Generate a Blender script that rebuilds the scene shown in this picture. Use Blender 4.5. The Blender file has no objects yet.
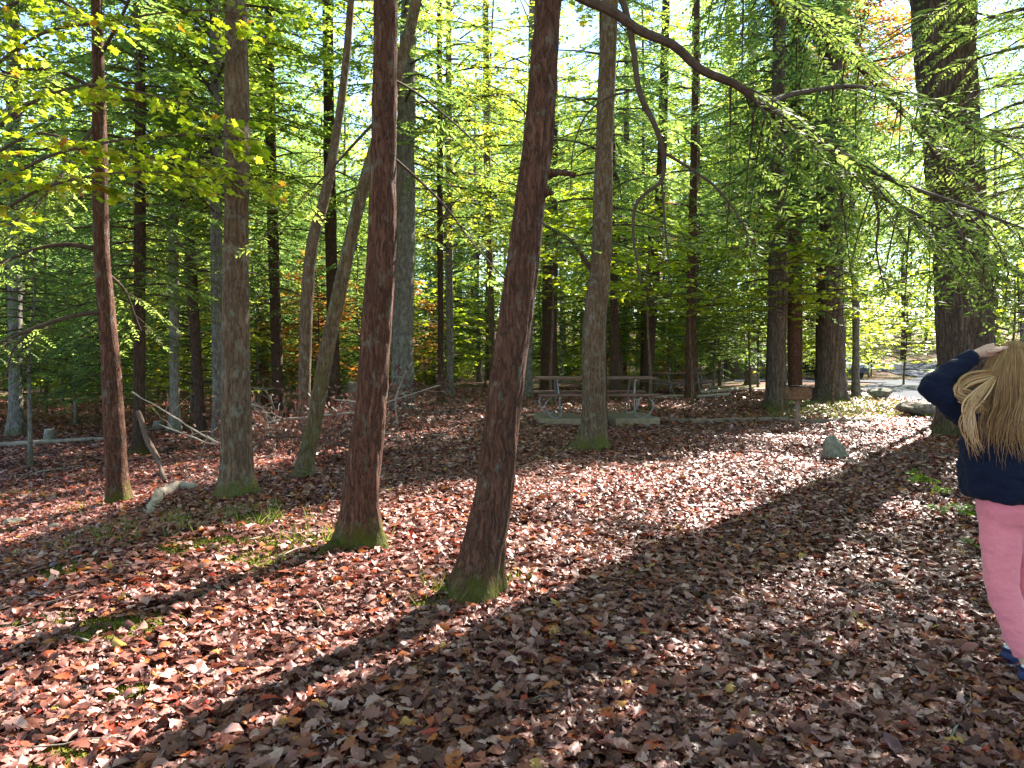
import bpy, math, random
import numpy as np
from mathutils import Vector, Matrix

rng = np.random.default_rng(7)
random.seed(7)
sc = bpy.context.scene
COL = sc.collection
PI = math.pi

# ------------------------------------------------------------------ camera
W, H_ = 1024, 768
F = 773.0
CAM = np.array([0.0, 0.0, 1.45])
PITCH = math.atan(32 / F)
cp, sp = math.cos(PITCH), math.sin(PITCH)

cam_d = bpy.data.cameras.new("camera")
cam = bpy.data.objects.new("camera", cam_d)
COL.objects.link(cam)
cam.location = CAM
cam.rotation_euler = (PI / 2 - PITCH, 0, 0)
cam_d.sensor_width = 36
cam_d.lens = 36 * F / W
cam_d.clip_start = 0.05
cam_d.clip_end = 2000
sc.camera = cam


def ray(px, py):
    u, v = (px - 512) / F, (384 - py) / F
    return np.array([u, cp + v * sp, -sp + v * cp])


def at(px, py, Y):
    """the world point seen at a photo position, Y metres in front"""
    d = ray(px, py)
    return CAM + d * (Y / d[1])


# ------------------------------------------------------------------ noise and terrain
def _hash(ix, iy, iz, s):
    h = (ix * 374761393 + iy * 668265263 + iz * 1274126177 + s * 974634777) & 0xFFFFFFFF
    h = ((h ^ (h >> 13)) * 1103515245) & 0xFFFFFFFF
    h = ((h ^ (h >> 16)) * 2654435761) & 0xFFFFFFFF
    return ((h >> 8) & 0xFFFF) / 65535.0


def vnoise(p, s=0):
    p = np.asarray(p, float)
    i = np.floor(p).astype(np.int64)
    f = p - i
    f = f * f * (3 - 2 * f)
    r = 0
    for dx in (0, 1):
        for dy in (0, 1):
            for dz in (0, 1):
                w = (f[..., 0] if dx else 1 - f[..., 0]) * (f[..., 1] if dy else 1 - f[..., 1]) * (f[..., 2] if dz else 1 - f[..., 2])
                r = r + w * _hash(i[..., 0] + dx, i[..., 1] + dy, i[..., 2] + dz, s)
    return r * 2 - 1


def sstep(a, b, x):
    t = np.clip((x - a) / (b - a), 0, 1)
    return t * t * (3 - 2 * t)


def gh(x, y):
    x = np.asarray(x, float)
    y = np.asarray(y, float)
    h = -0.5 * sstep(-2.2, -6.5, x) * sstep(1, 5, y)
    h = h + 0.05 * np.maximum(0, y - 50)
    p = np.stack([x * 0.35, y * 0.35, np.zeros_like(x)], -1)
    h = h + 0.06 * vnoise(p, 3)
    p = np.stack([x * 1.3, y * 1.3, np.zeros_like(x)], -1)
    h = h + 0.022 * vnoise(p, 4)
    w = np.exp(-((x - 2.25) ** 2 + (y - 3.4) ** 2) / 1.0)
    return h * (1 - w) - 0.022 * w


def gp(px, py):
    """ground point under a photo position"""
    d = ray(px, py)
    lo, hi = 0.5, 200.0
    t = lo
    while t < hi:
        p = CAM + d * t
        if p[2] <= gh(p[0], p[1]):
            break
        t *= 1.01
    a, b = t / 1.01, t
    for _ in range(30):
        m = (a + b) / 2
        p = CAM + d * m
        if p[2] <= gh(p[0], p[1]):
            b = m
        else:
            a = m
    return CAM + d * b


# ------------------------------------------------------------------ mesh helpers
class Geo:
    def __init__(self):
        self.V, self.F, self.M, self.n = [], [], [], 0

    def add(self, V, Fs, m=0):
        V = np.asarray(V, float).reshape(-1, 3)
        Fs = np.asarray(Fs, np.int64)
        if len(Fs) == 0:
            return
        self.V.append(V)
        self.F.append(Fs + self.n)
        self.M.append(np.full(len(Fs), m, np.int32))
        self.n += len(V)

    def mesh(self, name, mats, smooth=False):
        me = bpy.data.meshes.new(name)
        V = np.concatenate(self.V)
        me.vertices.add(len(V))
        me.vertices.foreach_set("co", V.astype(np.float32).ravel())
        sizes = np.concatenate([np.full(len(f), f.shape[1], np.int32) for f in self.F])
        idx = np.concatenate([f.ravel() for f in self.F]).astype(np.int32)
        me.loops.add(len(idx))
        me.loops.foreach_set("vertex_index", idx)
        me.polygons.add(len(sizes))
        me.polygons.foreach_set("loop_start", np.concatenate([[0], np.cumsum(sizes)[:-1]]).astype(np.int32))
        me.polygons.foreach_set("loop_total", sizes)
        for m in (mats if isinstance(mats, (list, tuple)) else [mats]):
            me.materials.append(m)
        me.polygons.foreach_set("material_index", np.concatenate(self.M))
        me.polygons.foreach_set("use_smooth", np.full(len(sizes), smooth, bool))
        me.update(calc_edges=True)
        me.validate()
        return me


def obj(name, me, parent=None, loc=None):
    o = bpy.data.objects.new(name, me)
    COL.objects.link(o)
    if parent is not None:
        o.parent = parent
    if loc is not None:
        o.location = [float(v) for v in loc]
    return o


def thing(name, label, cat, loc=(0, 0, 0), group=None, me=None):
    o = bpy.data.objects.new(name, me)
    COL.objects.link(o)
    o.location = [float(v) for v in loc]
    o["label"] = label
    o["category"] = cat
    if group:
        o["group"] = group
    return o


def kind(o, k, label=None):
    o["kind"] = k
    if label:
        o["label"] = label
    return o


def norm(v):
    v = np.asarray(v, float)
    return v / np.maximum(np.linalg.norm(v, axis=-1, keepdims=True), 1e-9)


def spline(P, R, n):
    """resample a path and its radii smoothly"""
    P = np.asarray(P, float)
    R = np.asarray(R, float)
    d = np.concatenate([[0], np.cumsum(np.linalg.norm(np.diff(P, axis=0), axis=1))])
    t = np.linspace(0, d[-1], n)
    k = np.clip(np.searchsorted(d, t, side="right") - 1, 0, len(P) - 2)
    u = ((t - d[k]) / np.maximum(d[k + 1] - d[k], 1e-9))[:, None]
    Pm = P[np.maximum(k - 1, 0)]
    P0, P1 = P[k], P[k + 1]
    P2 = P[np.minimum(k + 2, len(P) - 1)]
    L = (d[k + 1] - d[k])[:, None]
    m0 = (P1 - Pm) / np.maximum((d[k + 1] - d[np.maximum(k - 1, 0)])[:, None], 1e-9) * L
    m1 = (P2 - P0) / np.maximum((d[np.minimum(k + 2, len(P) - 1)] - d[k])[:, None], 1e-9) * L
    u2, u3 = u * u, u * u * u
    Q = (2 * u3 - 3 * u2 + 1) * P0 + (u3 - 2 * u2 + u) * m0 + (-2 * u3 + 3 * u2) * P1 + (u3 - u2) * m1
    return Q, np.interp(t, d, R)


def frames(P):
    T = norm(np.gradient(P, axis=0))
    ref = np.array([1.0, 0, 0]) if abs(T[0][2]) > 0.8 else np.array([0, 0, 1.0])
    U = np.zeros_like(P)
    u = norm(ref - T[0] * np.dot(ref, T[0]))
    for i in range(len(P)):
        u = norm(u - T[i] * np.dot(u, T[i]))
        U[i] = u
    return T, U, np.cross(T, U)


def tube(g, P, R, sides=6, m=0, cap=True, disp=None, ell=None):
    P = np.asarray(P, float)
    R = np.asarray(R, float)
    T, U, B = frames(P)
    a = np.linspace(0, 2 * PI, sides, endpoint=False)
    ca, sa = np.cos(a), np.sin(a)
    Rr = R[:, None] * np.ones(sides)[None]
    if disp is not None:
        Rr = Rr * disp(P, a)
    e = 1.0 if ell is None else ell
    V = P[:, None] + Rr[..., None] * (U[:, None] * ca[None, :, None] + e * B[:, None] * sa[None, :, None])
    n = len(P)
    i = np.arange(n - 1)[:, None] * sides
    j = np.arange(sides)[None]
    k = (j + 1) % sides
    Fq = np.stack([i + j, i + k, i + sides + k, i + sides + j], -1).reshape(-1, 4)
    g.add(V, Fq, m)
    if cap:
        base = g.n - n * sides
        for r0, flip in ((0, True), (n - 1, False)):
            ring = base + r0 * sides + np.arange(sides)
            if flip:
                ring = ring[::-1]
            g.F.append(ring[None].astype(np.int64))
            g.M.append(np.array([m], np.int32))


def box(g, c, s, m=0, rz=0.0, bev=0.0):
    c = np.asarray(c, float)
    hx, hy, hz = np.asarray(s, float) / 2
    if bev <= 0:
        V = np.array([[x, y, z] for x in (-hx, hx) for y in (-hy, hy) for z in (-hz, hz)])
        Fq = [[0, 1, 3, 2], [4, 6, 7, 5], [0, 4, 5, 1], [2, 3, 7, 6], [0, 2, 6, 4], [1, 5, 7, 3]]
    else:
        b = bev
        ring = lambda X, Y: [(-X, -Y), (X, -Y), (X, Y), (-X, Y)]
        V = []
        for X, Y, z in ((hx - b, hy - b, -hz), (hx, hy, -hz + b), (hx, hy, hz - b), (hx - b, hy - b, hz)):
            V += [(x, y, z) for x, y in ring(X, Y)]
        V = np.array(V)
        Fq = [[3, 2, 1, 0], [12, 13, 14, 15]]
        for r in range(3):
            for q in range(4):
                Fq.append([r * 4 + q, r * 4 + (q + 1) % 4, r * 4 + 4 + (q + 1) % 4, r * 4 + 4 + q])
    cr, sr = math.cos(rz), math.sin(rz)
    V = np.stack([V[:, 0] * cr - V[:, 1] * sr, V[:, 0] * sr + V[:, 1] * cr, V[:, 2]], -1) + c
    g.add(V, Fq, m)


def kites(g, P, D, N, L, Wd, m=0, mid=0.45, fold=0.0):
    """many small pointed leaves at once"""
    S = norm(np.cross(N, D))
    N2 = np.cross(D, S)
    L = np.asarray(L)[:, None]
    Wd = np.asarray(Wd)[:, None]
    a = P
    b = P + D * L * mid + S * Wd * 0.5 + N2 * fold * Wd
    c = P + D * L
    d = P + D * L * mid - S * Wd * 0.5 + N2 * fold * Wd
    n = len(P)
    V = np.stack([a, d, c, b], 1).reshape(-1, 3)
    g.add(V, np.arange(n * 4).reshape(n, 4), m)


MAPLE = np.array([(0.32, 0), (0, 0), (-0.02, .16), (-.12, .36), (.14, .34), (.3, .5), (.5, .62), (.48, .34), (.62, .26), (.74, .3), (.78, .14), (1, 0)])
MAPLE = np.concatenate([MAPLE, [(x, -y) for x, y in MAPLE[2:-1][::-1]]])


def maple_leaves(g, P, D, N, L, m=0):
    S = norm(np.cross(N, D))
    N2 = np.cross(D, S)
    n, k = len(P), len(MAPLE)
    droop = rng.uniform(0.05, 0.35, n)[:, None, None]
    tx, ty = MAPLE[:, 0][None, :, None], MAPLE[:, 1][None, :, None]
    V = P[:, None] + L[:, None, None] * (D[:, None] * tx + S[:, None] * ty - N2[:, None] * droop * (tx * tx * 0.6 + np.abs(ty) * 0.6))
    tri = np.array([[0, i, i + 1 if i + 1 < k else 1] for i in range(1, k)])
    Fs = (np.arange(n)[:, None, None] * k + tri[None]).reshape(-1, 3)
    g.add(V, Fs, m)


# ------------------------------------------------------------------ materials
def newmat(name):
    m = bpy.data.materials.new(name)
    m.use_nodes = True
    nt = m.node_tree
    nt.nodes.clear()
    out = nt.nodes.new("ShaderNodeOutputMaterial")
    return m, nt, out


def nd(nt, t, inp=None, **kw):
    n = nt.nodes.new(t)
    for k, v in kw.items():
        setattr(n, k, v)
    for k, v in (inp or {}).items():
        s = n.inputs[k]
        if hasattr(v, "links"):
            nt.links.new(v, s)
        else:
            s.default_value = v
    return n


def rgb(c):
    return (c[0], c[1], c[2], 1)


def ramp(nt, fac, stops, interp="LINEAR"):
    n = nt.nodes.new("ShaderNodeValToRGB")
    n.color_ramp.interpolation = interp
    el = n.color_ramp.elements
    while len(el) < len(stops):
        el.new(0.5)
    for e, (p, c) in zip(el, stops):
        e.position = p
        e.color = rgb(c) if len(c) == 3 else c
    nt.links.new(fac, n.inputs[0])
    return n.outputs[0]


def mix(nt, fac, a, b):
    n = nt.nodes.new("ShaderNodeMix")
    n.data_type = "RGBA"
    for s, v in ((n.inputs[0], fac), (n.inputs[6], a), (n.inputs[7], b)):
        if hasattr(v, "links"):
            nt.links.new(v, s)
        elif isinstance(v, (int, float)):
            s.default_value = v
        else:
            s.default_value = rgb(v)
    return n.outputs[2]


def math_(nt, op, a, b=0.0, c=0.0):
    n = nt.nodes.new("ShaderNodeMath")
    n.operation = op
    n.use_clamp = False
    for s, v in zip(n.inputs, (a, b, c)):
        if hasattr(v, "links"):
            nt.links.new(v, s)
        else:
            s.default_value = v
    return n.outputs[0]


def mapping(nt, vec, scale):
    return nd(nt, "ShaderNodeMapping", {"Vector": vec, "Scale": scale}).outputs[0]


def bark(name, light, dark, plate=(9, 9, 2.2), moss=0.5, moss_h=0.45, lichen=0.0, lich_col=(0.22, 0.24, 0.19), bump=0.9, moss_up=0.0, streak=None):
    m, nt, out = newmat(name)
    co = nd(nt, "ShaderNodeTexCoord").outputs["Object"]
    wob = nd(nt, "ShaderNodeTexNoise", {"Vector": co, "Scale": 6.0, "Detail": 3.0}).outputs["Color"]
    wv = nd(nt, "ShaderNodeVectorMath", {0: wob, 1: (0.09, 0.09, 0.2)}, operation="MULTIPLY").outputs[0]
    co2 = nd(nt, "ShaderNodeVectorMath", {0: co, 1: wv}, operation="ADD").outputs[0]
    v = nd(nt, "ShaderNodeTexVoronoi", {"Vector": mapping(nt, co2, plate), "Scale": 3.0}, feature="DISTANCE_TO_EDGE").outputs["Distance"]
    fl = nd(nt, "ShaderNodeTexNoise", {"Vector": mapping(nt, co2, (plate[0] * 3.2, plate[1] * 3.2, plate[2] * 1.1)), "Scale": 1.0, "Detail": 5.0, "Roughness": 0.6}).outputs[0]
    fl = math_(nt, "MINIMUM", math_(nt, "MULTIPLY", math_(nt, "ABSOLUTE", math_(nt, "SUBTRACT", fl, 0.5)), 7.0), 1.0)
    ns = nd(nt, "ShaderNodeTexNoise", {"Vector": mapping(nt, co2, (30, 30, 6)), "Scale": 2.0, "Detail": 6.0, "Roughness": 0.7}).outputs[0]
    nl = nd(nt, "ShaderNodeTexNoise", {"Vector": co, "Scale": 2.5, "Detail": 4.0}).outputs[0]
    vv = math_(nt, "MINIMUM", math_(nt, "MULTIPLY", v, 3.2), 1.0)
    hgt = math_(nt, "ADD", math_(nt, "MULTIPLY", vv, 0.22), math_(nt, "ADD", math_(nt, "MULTIPLY", fl, 0.42), math_(nt, "MULTIPLY", ns, 0.55)))
    col = ramp(nt, hgt, [(0.28, dark), (0.66, light), (1.0, tuple(min(1, c * 1.35) for c in light))])
    col = mix(nt, math_(nt, "MULTIPLY", nl, 0.5), col, tuple(c * 0.6 for c in light))
    if lichen > 0:
        ln = nd(nt, "ShaderNodeTexNoise", {"Vector": mapping(nt, co, (1, 1, .6)), "Scale": 13.0, "Detail": 8.0, "Roughness": 0.7}).outputs[0]
        lf = ramp(nt, ln, [(0.56 - 0.1 * lichen, (0, 0, 0)), (0.66 - 0.1 * lichen, (1, 1, 1))])
        col = mix(nt, math_(nt, "MULTIPLY", lf, 0.55), col, lich_col)
    sep = nd(nt, "ShaderNodeSeparateXYZ", {0: co})
    mn = nd(nt, "ShaderNodeTexNoise", {"Vector": co, "Scale": 5.0, "Detail": 6.0, "Roughness": 0.7}).outputs[0]
    zf = math_(nt, "DIVIDE", sep.outputs[2], moss_h)
    mf = math_(nt, "SUBTRACT", math_(nt, "ADD", math_(nt, "MULTIPLY", mn, 1.6), moss_up), math_(nt, "ADD", zf, 0.25))
    mf = ramp(nt, mf, [(0.05, (0, 0, 0)), (0.45, (1, 1, 1))])
    mossc = mix(nt, ns, (0.045, 0.05, 0.008), (0.16, 0.16, 0.025))
    col = mix(nt, math_(nt, "MULTIPLY", mf, moss), col, mossc)
    bp = nd(nt, "ShaderNodeBump", {"Height": hgt, "Strength": bump, "Distance": 0.045}).outputs[0]
    b = nd(nt, "ShaderNodeBsdfPrincipled", {"Base Color": col, "Roughness": 0.9, "Normal": bp, "Specular IOR Level": 0.12})
    nt.links.new(b.outputs[0], out.inputs[0])
    return m


def leafmat(name, stops, trans, tfac=0.5, rough=0.5, spec=0.3, var=0.55):
    """thin leaf: colour differs from leaf to leaf and a little from tree to tree"""
    m, nt, out = newmat(name)
    ri = nd(nt, "ShaderNodeNewGeometry").outputs["Random Per Island"]
    ob = nd(nt, "ShaderNodeObjectInfo").outputs["Random"]
    f = math_(nt, "FRACT", math_(nt, "ADD", math_(nt, "MULTIPLY", ri, 1 - var), math_(nt, "MULTIPLY", ob, var)))
    c = ramp(nt, f, stops)
    b = nd(nt, "ShaderNodeBsdfPrincipled", {"Base Color": c, "Roughness": rough, "Specular IOR Level": spec})
    tc = nd(nt, "ShaderNodeMix", data_type="RGBA", blend_type="MULTIPLY")
    tc.inputs[0].default_value = 1
    nt.links.new(c, tc.inputs[6])
    tc.inputs[7].default_value = rgb(trans)
    t = nd(nt, "ShaderNodeBsdfTranslucent", {"Color": tc.outputs[2]})
    mx = nd(nt, "ShaderNodeMixShader", {0: tfac, 1: b.outputs[0], 2: t.outputs[0]})
    nt.links.new(mx.outputs[0], out.inputs[0])
    return m


def plain(name, col, rough=0.7, noise=0.25, scale=8.0, bump=0.2, metal=0.0, spec=0.15, col2=None, stretch=(1, 1, 1)):
    m, nt, out = newmat(name)
    co = nd(nt, "ShaderNodeTexCoord").outputs["Object"]
    n = nd(nt, "ShaderNodeTexNoise", {"Vector": mapping(nt, co, stretch), "Scale": scale, "Detail": 6.0, "Roughness": 0.65}).outputs[0]
    c = ramp(nt, n, [(0.3, tuple(x * (1 - noise) for x in col)), (0.7, col2 or tuple(min(1, x * (1 + noise)) for x in col))])
    bp = nd(nt, "ShaderNodeBump", {"Height": n, "Strength": bump, "Distance": 0.01}).outputs[0]
    b = nd(nt, "ShaderNodeBsdfPrincipled", {"Base Color": c, "Roughness": rough, "Metallic": metal, "Normal": bp, "Specular IOR Level": spec})
    nt.links.new(b.outputs[0], out.inputs[0])
    return m


M = {}
M["hemlock_bark"] = bark("hemlock_bark", (0.19, 0.088, 0.058), (0.04, 0.02, 0.015), plate=(11, 11, 1.9), moss=0.95, moss_h=0.55, lichen=0.05, bump=1.0)
M["dark_bark"] = bark("dark_bark", (0.12, 0.072, 0.05), (0.03, 0.019, 0.014), plate=(9, 9, 2.4), moss=0.6, moss_h=0.5, bump=1.0)
M["brown_bark"] = bark("brown_bark", (0.19, 0.125, 0.08), (0.06, 0.036, 0.022), plate=(8, 8, 1.8), moss=0.8, moss_h=0.55, lichen=0.35, bump=0.8)
M["mossy_bark"] = bark("mossy_bark", (0.19, 0.13, 0.075), (0.055, 0.037, 0.02), plate=(9, 9, 2), moss=0.6, moss_h=9.0, lichen=0.4, bump=0.8, moss_up=-0.32)
M["grey_bark"] = bark("grey_bark", (0.22, 0.19, 0.165), (0.07, 0.056, 0.048), plate=(8, 8, 1.5), moss=0.5, moss_h=0.5, lichen=0.7, lich_col=(0.3, 0.31, 0.27), bump=0.9)
M["pale_bark"] = bark("pale_bark", (0.23, 0.195, 0.155), (0.10, 0.08, 0.06), plate=(5, 5, 3), moss=0.4, moss_h=0.4, lichen=0.6, lich_col=(0.3, 0.3, 0.26), bump=0.35)
M["furrow_bark"] = bark("furrow_bark", (0.21, 0.155, 0.125), (0.045, 0.032, 0.027), plate=(5.5, 5.5, 1.0), moss=0.7, moss_h=0.6, bump=1.4)
M["twig"] = plain("twig", (0.075, 0.052, 0.038), 0.85, 0.4, 20)
M["dead_wood"] = plain("dead_wood", (0.29, 0.235, 0.185), 0.9, 0.45, 9, stretch=(1, 1, 1), bump=0.5)
M["dead_wood_brown"] = plain("dead_wood_brown", (0.11, 0.07, 0.05), 0.88, 0.4, 9, bump=0.5)
M["hem_leaf"] = leafmat("hem_leaf", [(0, (0.05, 0.09, 0.036)), (0.5, (0.095, 0.14, 0.045)), (1, (0.165, 0.195, 0.05))], (2.8, 2.9, 1.7), 0.6, 0.5, 0.25)
M["hem_leaf_near"] = leafmat("hem_leaf_near", [(0, (0.055, 0.09, 0.034)), (0.6, (0.10, 0.135, 0.042)), (1, (0.16, 0.18, 0.05))], (3.3, 3.3, 1.9), 0.66, 0.5, 0.25)
M["broad_leaf"] = leafmat("broad_leaf", [(0, (0.085, 0.13, 0.025)), (0.45, (0.15, 0.20, 0.034)), (0.85, (0.24, 0.245, 0.042)), (0.95, (0.32, 0.24, 0.04)), (1, (0.32, 0.15, 0.04))], (2.7, 2.65, 1.4), 0.63, 0.5, 0.25)
M["maple_leaf"] = leafmat("maple_leaf", [(0, (0.11, 0.17, 0.018)), (0.6, (0.19, 0.24, 0.024)), (0.95, (0.27, 0.28, 0.03)), (0.975, (0.34, 0.17, 0.03)), (1, (0.32, 0.11, 0.03))], (2.4, 2.3, 0.9), 0.65, 0.45, 0.3, var=0.1)
M["autumn_leaf"] = leafmat("autumn_leaf", [(0, (0.22, 0.16, 0.03)), (0.35, (0.33, 0.17, 0.03)), (0.7, (0.38, 0.11, 0.03)), (1, (0.32, 0.05, 0.03))], (2.0, 1.8, 1.2), 0.55)
M["litter_leaf"] = leafmat("litter_leaf", [(0, (0.055, 0.018, 0.013)), (0.2, (0.11, 0.037, 0.027)), (0.4, (0.21, 0.076, 0.058)), (0.58, (0.36, 0.168, 0.137)), (0.72, (0.52, 0.31, 0.265)), (0.79, (0.17, 0.055, 0.038)), (0.90, (0.27, 0.09, 0.055)), (0.95, (0.42, 0.12, 0.03)), (0.975, (0.38, 0.04, 0.025)), (1, (0.42, 0.26, 0.06))], (1.2, 0.8, 0.65), 0.16, 0.42, 0.3, var=0.0)
M["dead_leaf"] = leafmat("dead_leaf", [(0, (0.07, 0.03, 0.022)), (0.6, (0.15, 0.065, 0.045)), (1, (0.25, 0.13, 0.095))], (1.2, 0.8, 0.7), 0.25)
M["weed_leaf"] = leafmat("weed_leaf", [(0, (0.09, 0.17, 0.02)), (0.6, (0.16, 0.25, 0.03)), (1, (0.26, 0.30, 0.05))], (2.0, 2.0, 0.8), 0.45)
M["grass"] = leafmat("grass", [(0, (0.06, 0.10, 0.02)), (0.6, (0.12, 0.16, 0.03)), (1, (0.30, 0.27, 0.10))], (1.8, 1.8, 0.8), 0.4)


def ground_mat():
    m, nt, out = newmat("forest_floor")
    co = nd(nt, "ShaderNodeTexCoord").outputs["Object"]
    wob = nd(nt, "ShaderNodeTexNoise", {"Vector": co, "Scale": 9.0, "Detail": 4.0}).outputs["Color"]
    wv = nd(nt, "ShaderNodeVectorMath", {0: wob, "Scale": 0.10}, operation="SCALE").outputs[0]
    co2 = nd(nt, "ShaderNodeVectorMath", {0: co, 1: wv}, operation="ADD").outputs[0]
    vo = nd(nt, "ShaderNodeTexVoronoi", {"Vector": co2, "Scale": 11.0})
    r = nd(nt, "ShaderNodeSeparateColor", {0: vo.outputs["Color"]})
    c = ramp(nt, r.outputs[0], [(0, (0.06, 0.033, 0.026)), (0.3, (0.11, 0.06, 0.048)), (0.6, (0.18, 0.105, 0.085)), (0.8, (0.26, 0.17, 0.145)), (0.93, (0.28, 0.11, 0.05)), (1, (0.3, 0.06, 0.04))])
    soil = nd(nt, "ShaderNodeTexNoise", {"Vector": co, "Scale": 0.55, "Detail": 6.0, "Roughness": 0.6}).outputs[0]
    sf = ramp(nt, soil, [(0.5, (0, 0, 0)), (0.68, (1, 1, 1))])
    c = mix(nt, math_(nt, "MULTIPLY", sf, 0.45), c, (0.085, 0.055, 0.042))
    # mossy and grassy ground under the big trunks on the right and along the left bank
    gn = nd(nt, "ShaderNodeTexNoise", {"Vector": co, "Scale": 0.28, "Detail": 5.0, "Roughness": 0.65}).outputs[0]
    sep = nd(nt, "ShaderNodeSeparateXYZ", {0: co})
    far = nd(nt, "ShaderNodeMapRange", {0: sep.outputs[1], 1: 15.0, 2: 24.0}).outputs[0]
    gf = math_(nt, "MULTIPLY", ramp(nt, gn, [(0.47, (0, 0, 0)), (0.58, (1, 1, 1))]), far)
    fine = nd(nt, "ShaderNodeTexNoise", {"Vector": co, "Scale": 14.0, "Detail": 5.0}).outputs[0]
    c = mix(nt, math_(nt, "MULTIPLY", gf, 0.8), c, mix(nt, fine, (0.06, 0.075, 0.02), (0.20, 0.20, 0.06)))
    hb = math_(nt, "ADD", vo.outputs["Distance"], math_(nt, "MULTIPLY", fine, 0.5))
    bp = nd(nt, "ShaderNodeBump", {"Height": hb, "Strength": 0.8, "Distance": 0.05}).outputs[0]
    b = nd(nt, "ShaderNodeBsdfPrincipled", {"Base Color": c, "Roughness": 0.95, "Normal": bp, "Specular IOR Level": 0.08})
    nt.links.new(b.outputs[0], out.inputs[0])
    return m


M["ground"] = ground_mat()
M["asphalt"] = plain("asphalt", (0.075, 0.079, 0.09), 0.95, 0.25, 40, 0.3, spec=0.06)
M["moss"] = plain("moss", (0.075, 0.08, 0.014), 0.95, 0.5, 40, 1.0, spec=0.05, col2=(0.18, 0.17, 0.03))
M["rock"] = plain("rock", (0.15, 0.14, 0.10), 0.9, 0.5, 14, 1.0, col2=(0.31, 0.285, 0.22))
M["rock_tan"] = plain("rock_tan", (0.16, 0.13, 0.10), 0.9, 0.5, 10, 1.0, col2=(0.27, 0.23, 0.19))
M["timber"] = plain("timber", (0.17, 0.13, 0.10), 0.85, 0.35, 6, 0.4, stretch=(1, 6, 6))
M["timber_pale"] = plain("timber_pale", (0.34, 0.27, 0.2), 0.85, 0.3, 6, 0.4, stretch=(1, 6, 6))
M["plank"] = plain("plank", (0.17, 0.092, 0.072), 0.75, 0.4, 5, 0.3, stretch=(1, 9, 9), spec=0.2)
M["galv"] = plain("galv", (0.26, 0.26, 0.255), 0.5, 0.2, 12, 0.1, metal=0.7)
M["concrete"] = plain("concrete", (0.24, 0.18, 0.12), 0.9, 0.3, 10, 0.4)
M["rust"] = plain("rust", (0.10, 0.05, 0.03), 0.8, 0.5, 6, 0.4, metal=0.1, col2=(0.30, 0.17, 0.10))
M["post"] = plain("post", (0.24, 0.16, 0.12), 0.85, 0.35, 12, 0.3)
M["soot"] = plain("soot", (0.03, 0.025, 0.023), 0.8, 0.4, 14, 0.3)
M["stump_top"] = plain("stump_top", (0.45, 0.38, 0.29), 0.85, 0.3, 14, 0.4)
M["skin"] = plain("skin", (0.55, 0.33, 0.25), 0.5, 0.06, 10, 0.02)
M["sock"] = plain("sock", (0.7, 0.68, 0.66), 0.9, 0.05, 60, 0.2)
M["shoe"] = plain("shoe", (0.05, 0.055, 0.13), 0.75, 0.25, 60, 0.3)
M["shoe_dark"] = plain("shoe_dark", (0.02, 0.024, 0.07), 0.75, 0.25, 60, 0.3)
M["sole"] = plain("sole", (0.72, 0.71, 0.72), 0.55, 0.06, 20, 0.05)
M["car_paint"] = plain("car_paint", (0.03, 0.035, 0.05), 0.25, 0.05, 4, 0.0, spec=0.6)
M["glass_dark"] = plain("glass_dark", (0.03, 0.04, 0.045), 0.06, 0.05, 4, 0.0, spec=0.8)
M["rubber"] = plain("rubber", (0.02, 0.02, 0.02), 0.85, 0.1, 20, 0.1)
M["lamp_glass"] = plain("lamp_glass", (0.6, 0.62, 0.64), 0.15, 0.05, 10, 0.0, spec=0.7)


def cloth(name, col, fine=(160, 0.35), fold=(9, 0.5), rough=0.9, sheen=0.3):
    m, nt, out = newmat(name)
    co = nd(nt, "ShaderNodeTexCoord").outputs["Object"]
    a = nd(nt, "ShaderNodeTexNoise", {"Vector": co, "Scale": float(fine[0]), "Detail": 3.0}).outputs[0]
    b_ = nd(nt, "ShaderNodeTexNoise", {"Vector": mapping(nt, co, (1, 1, 1.8)), "Scale": float(fold[0]), "Detail": 2.0, "Distortion": 0.6}).outputs[0]
    c = mix(nt, a, tuple(x * 0.85 for x in col), tuple(min(1, x * 1.12) for x in col))
    b1 = nd(nt, "ShaderNodeBump", {"Height": b_, "Strength": fold[1], "Distance": 0.04}).outputs[0]
    b2 = nd(nt, "ShaderNodeBump", {"Height": a, "Strength": fine[1], "Distance": 0.002, "Normal": b1}).outputs[0]
    b = nd(nt, "ShaderNodeBsdfPrincipled", {"Base Color": c, "Roughness": rough, "Normal": b2, "Sheen Weight": sheen, "Specular IOR Level": 0.2})
    nt.links.new(b.outputs[0], out.inputs[0])
    return m


M["sweater"] = cloth("sweater", (0.005, 0.0075, 0.024), fold=(8, 0.7), sheen=0.04)
M["leggings"] = cloth("leggings", (0.78, 0.22, 0.27), fold=(12, 0.25), rough=0.8)


def hairmat():
    m, nt, out = newmat("hair_blond")
    ri = nd(nt, "ShaderNodeNewGeometry").outputs["Random Per Island"]
    c = ramp(nt, ri, [(0, (0.36, 0.175, 0.07)), (0.35, (0.50, 0.265, 0.11)), (0.7, (0.62, 0.36, 0.165)), (1, (0.74, 0.49, 0.26))])
    b = nd(nt, "ShaderNodeBsdfPrincipled", {"Base Color": c, "Roughness": 0.42, "Specular IOR Level": 0.55, "Anisotropic": 0.5})
    t = nd(nt, "ShaderNodeBsdfTranslucent", {"Color": c})
    mx = nd(nt, "ShaderNodeMixShader", {0: 0.3, 1: b.outputs[0], 2: t.outputs[0]})
    nt.links.new(mx.outputs[0], out.inputs[0])
    return m


M["hair"] = hairmat()

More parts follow.
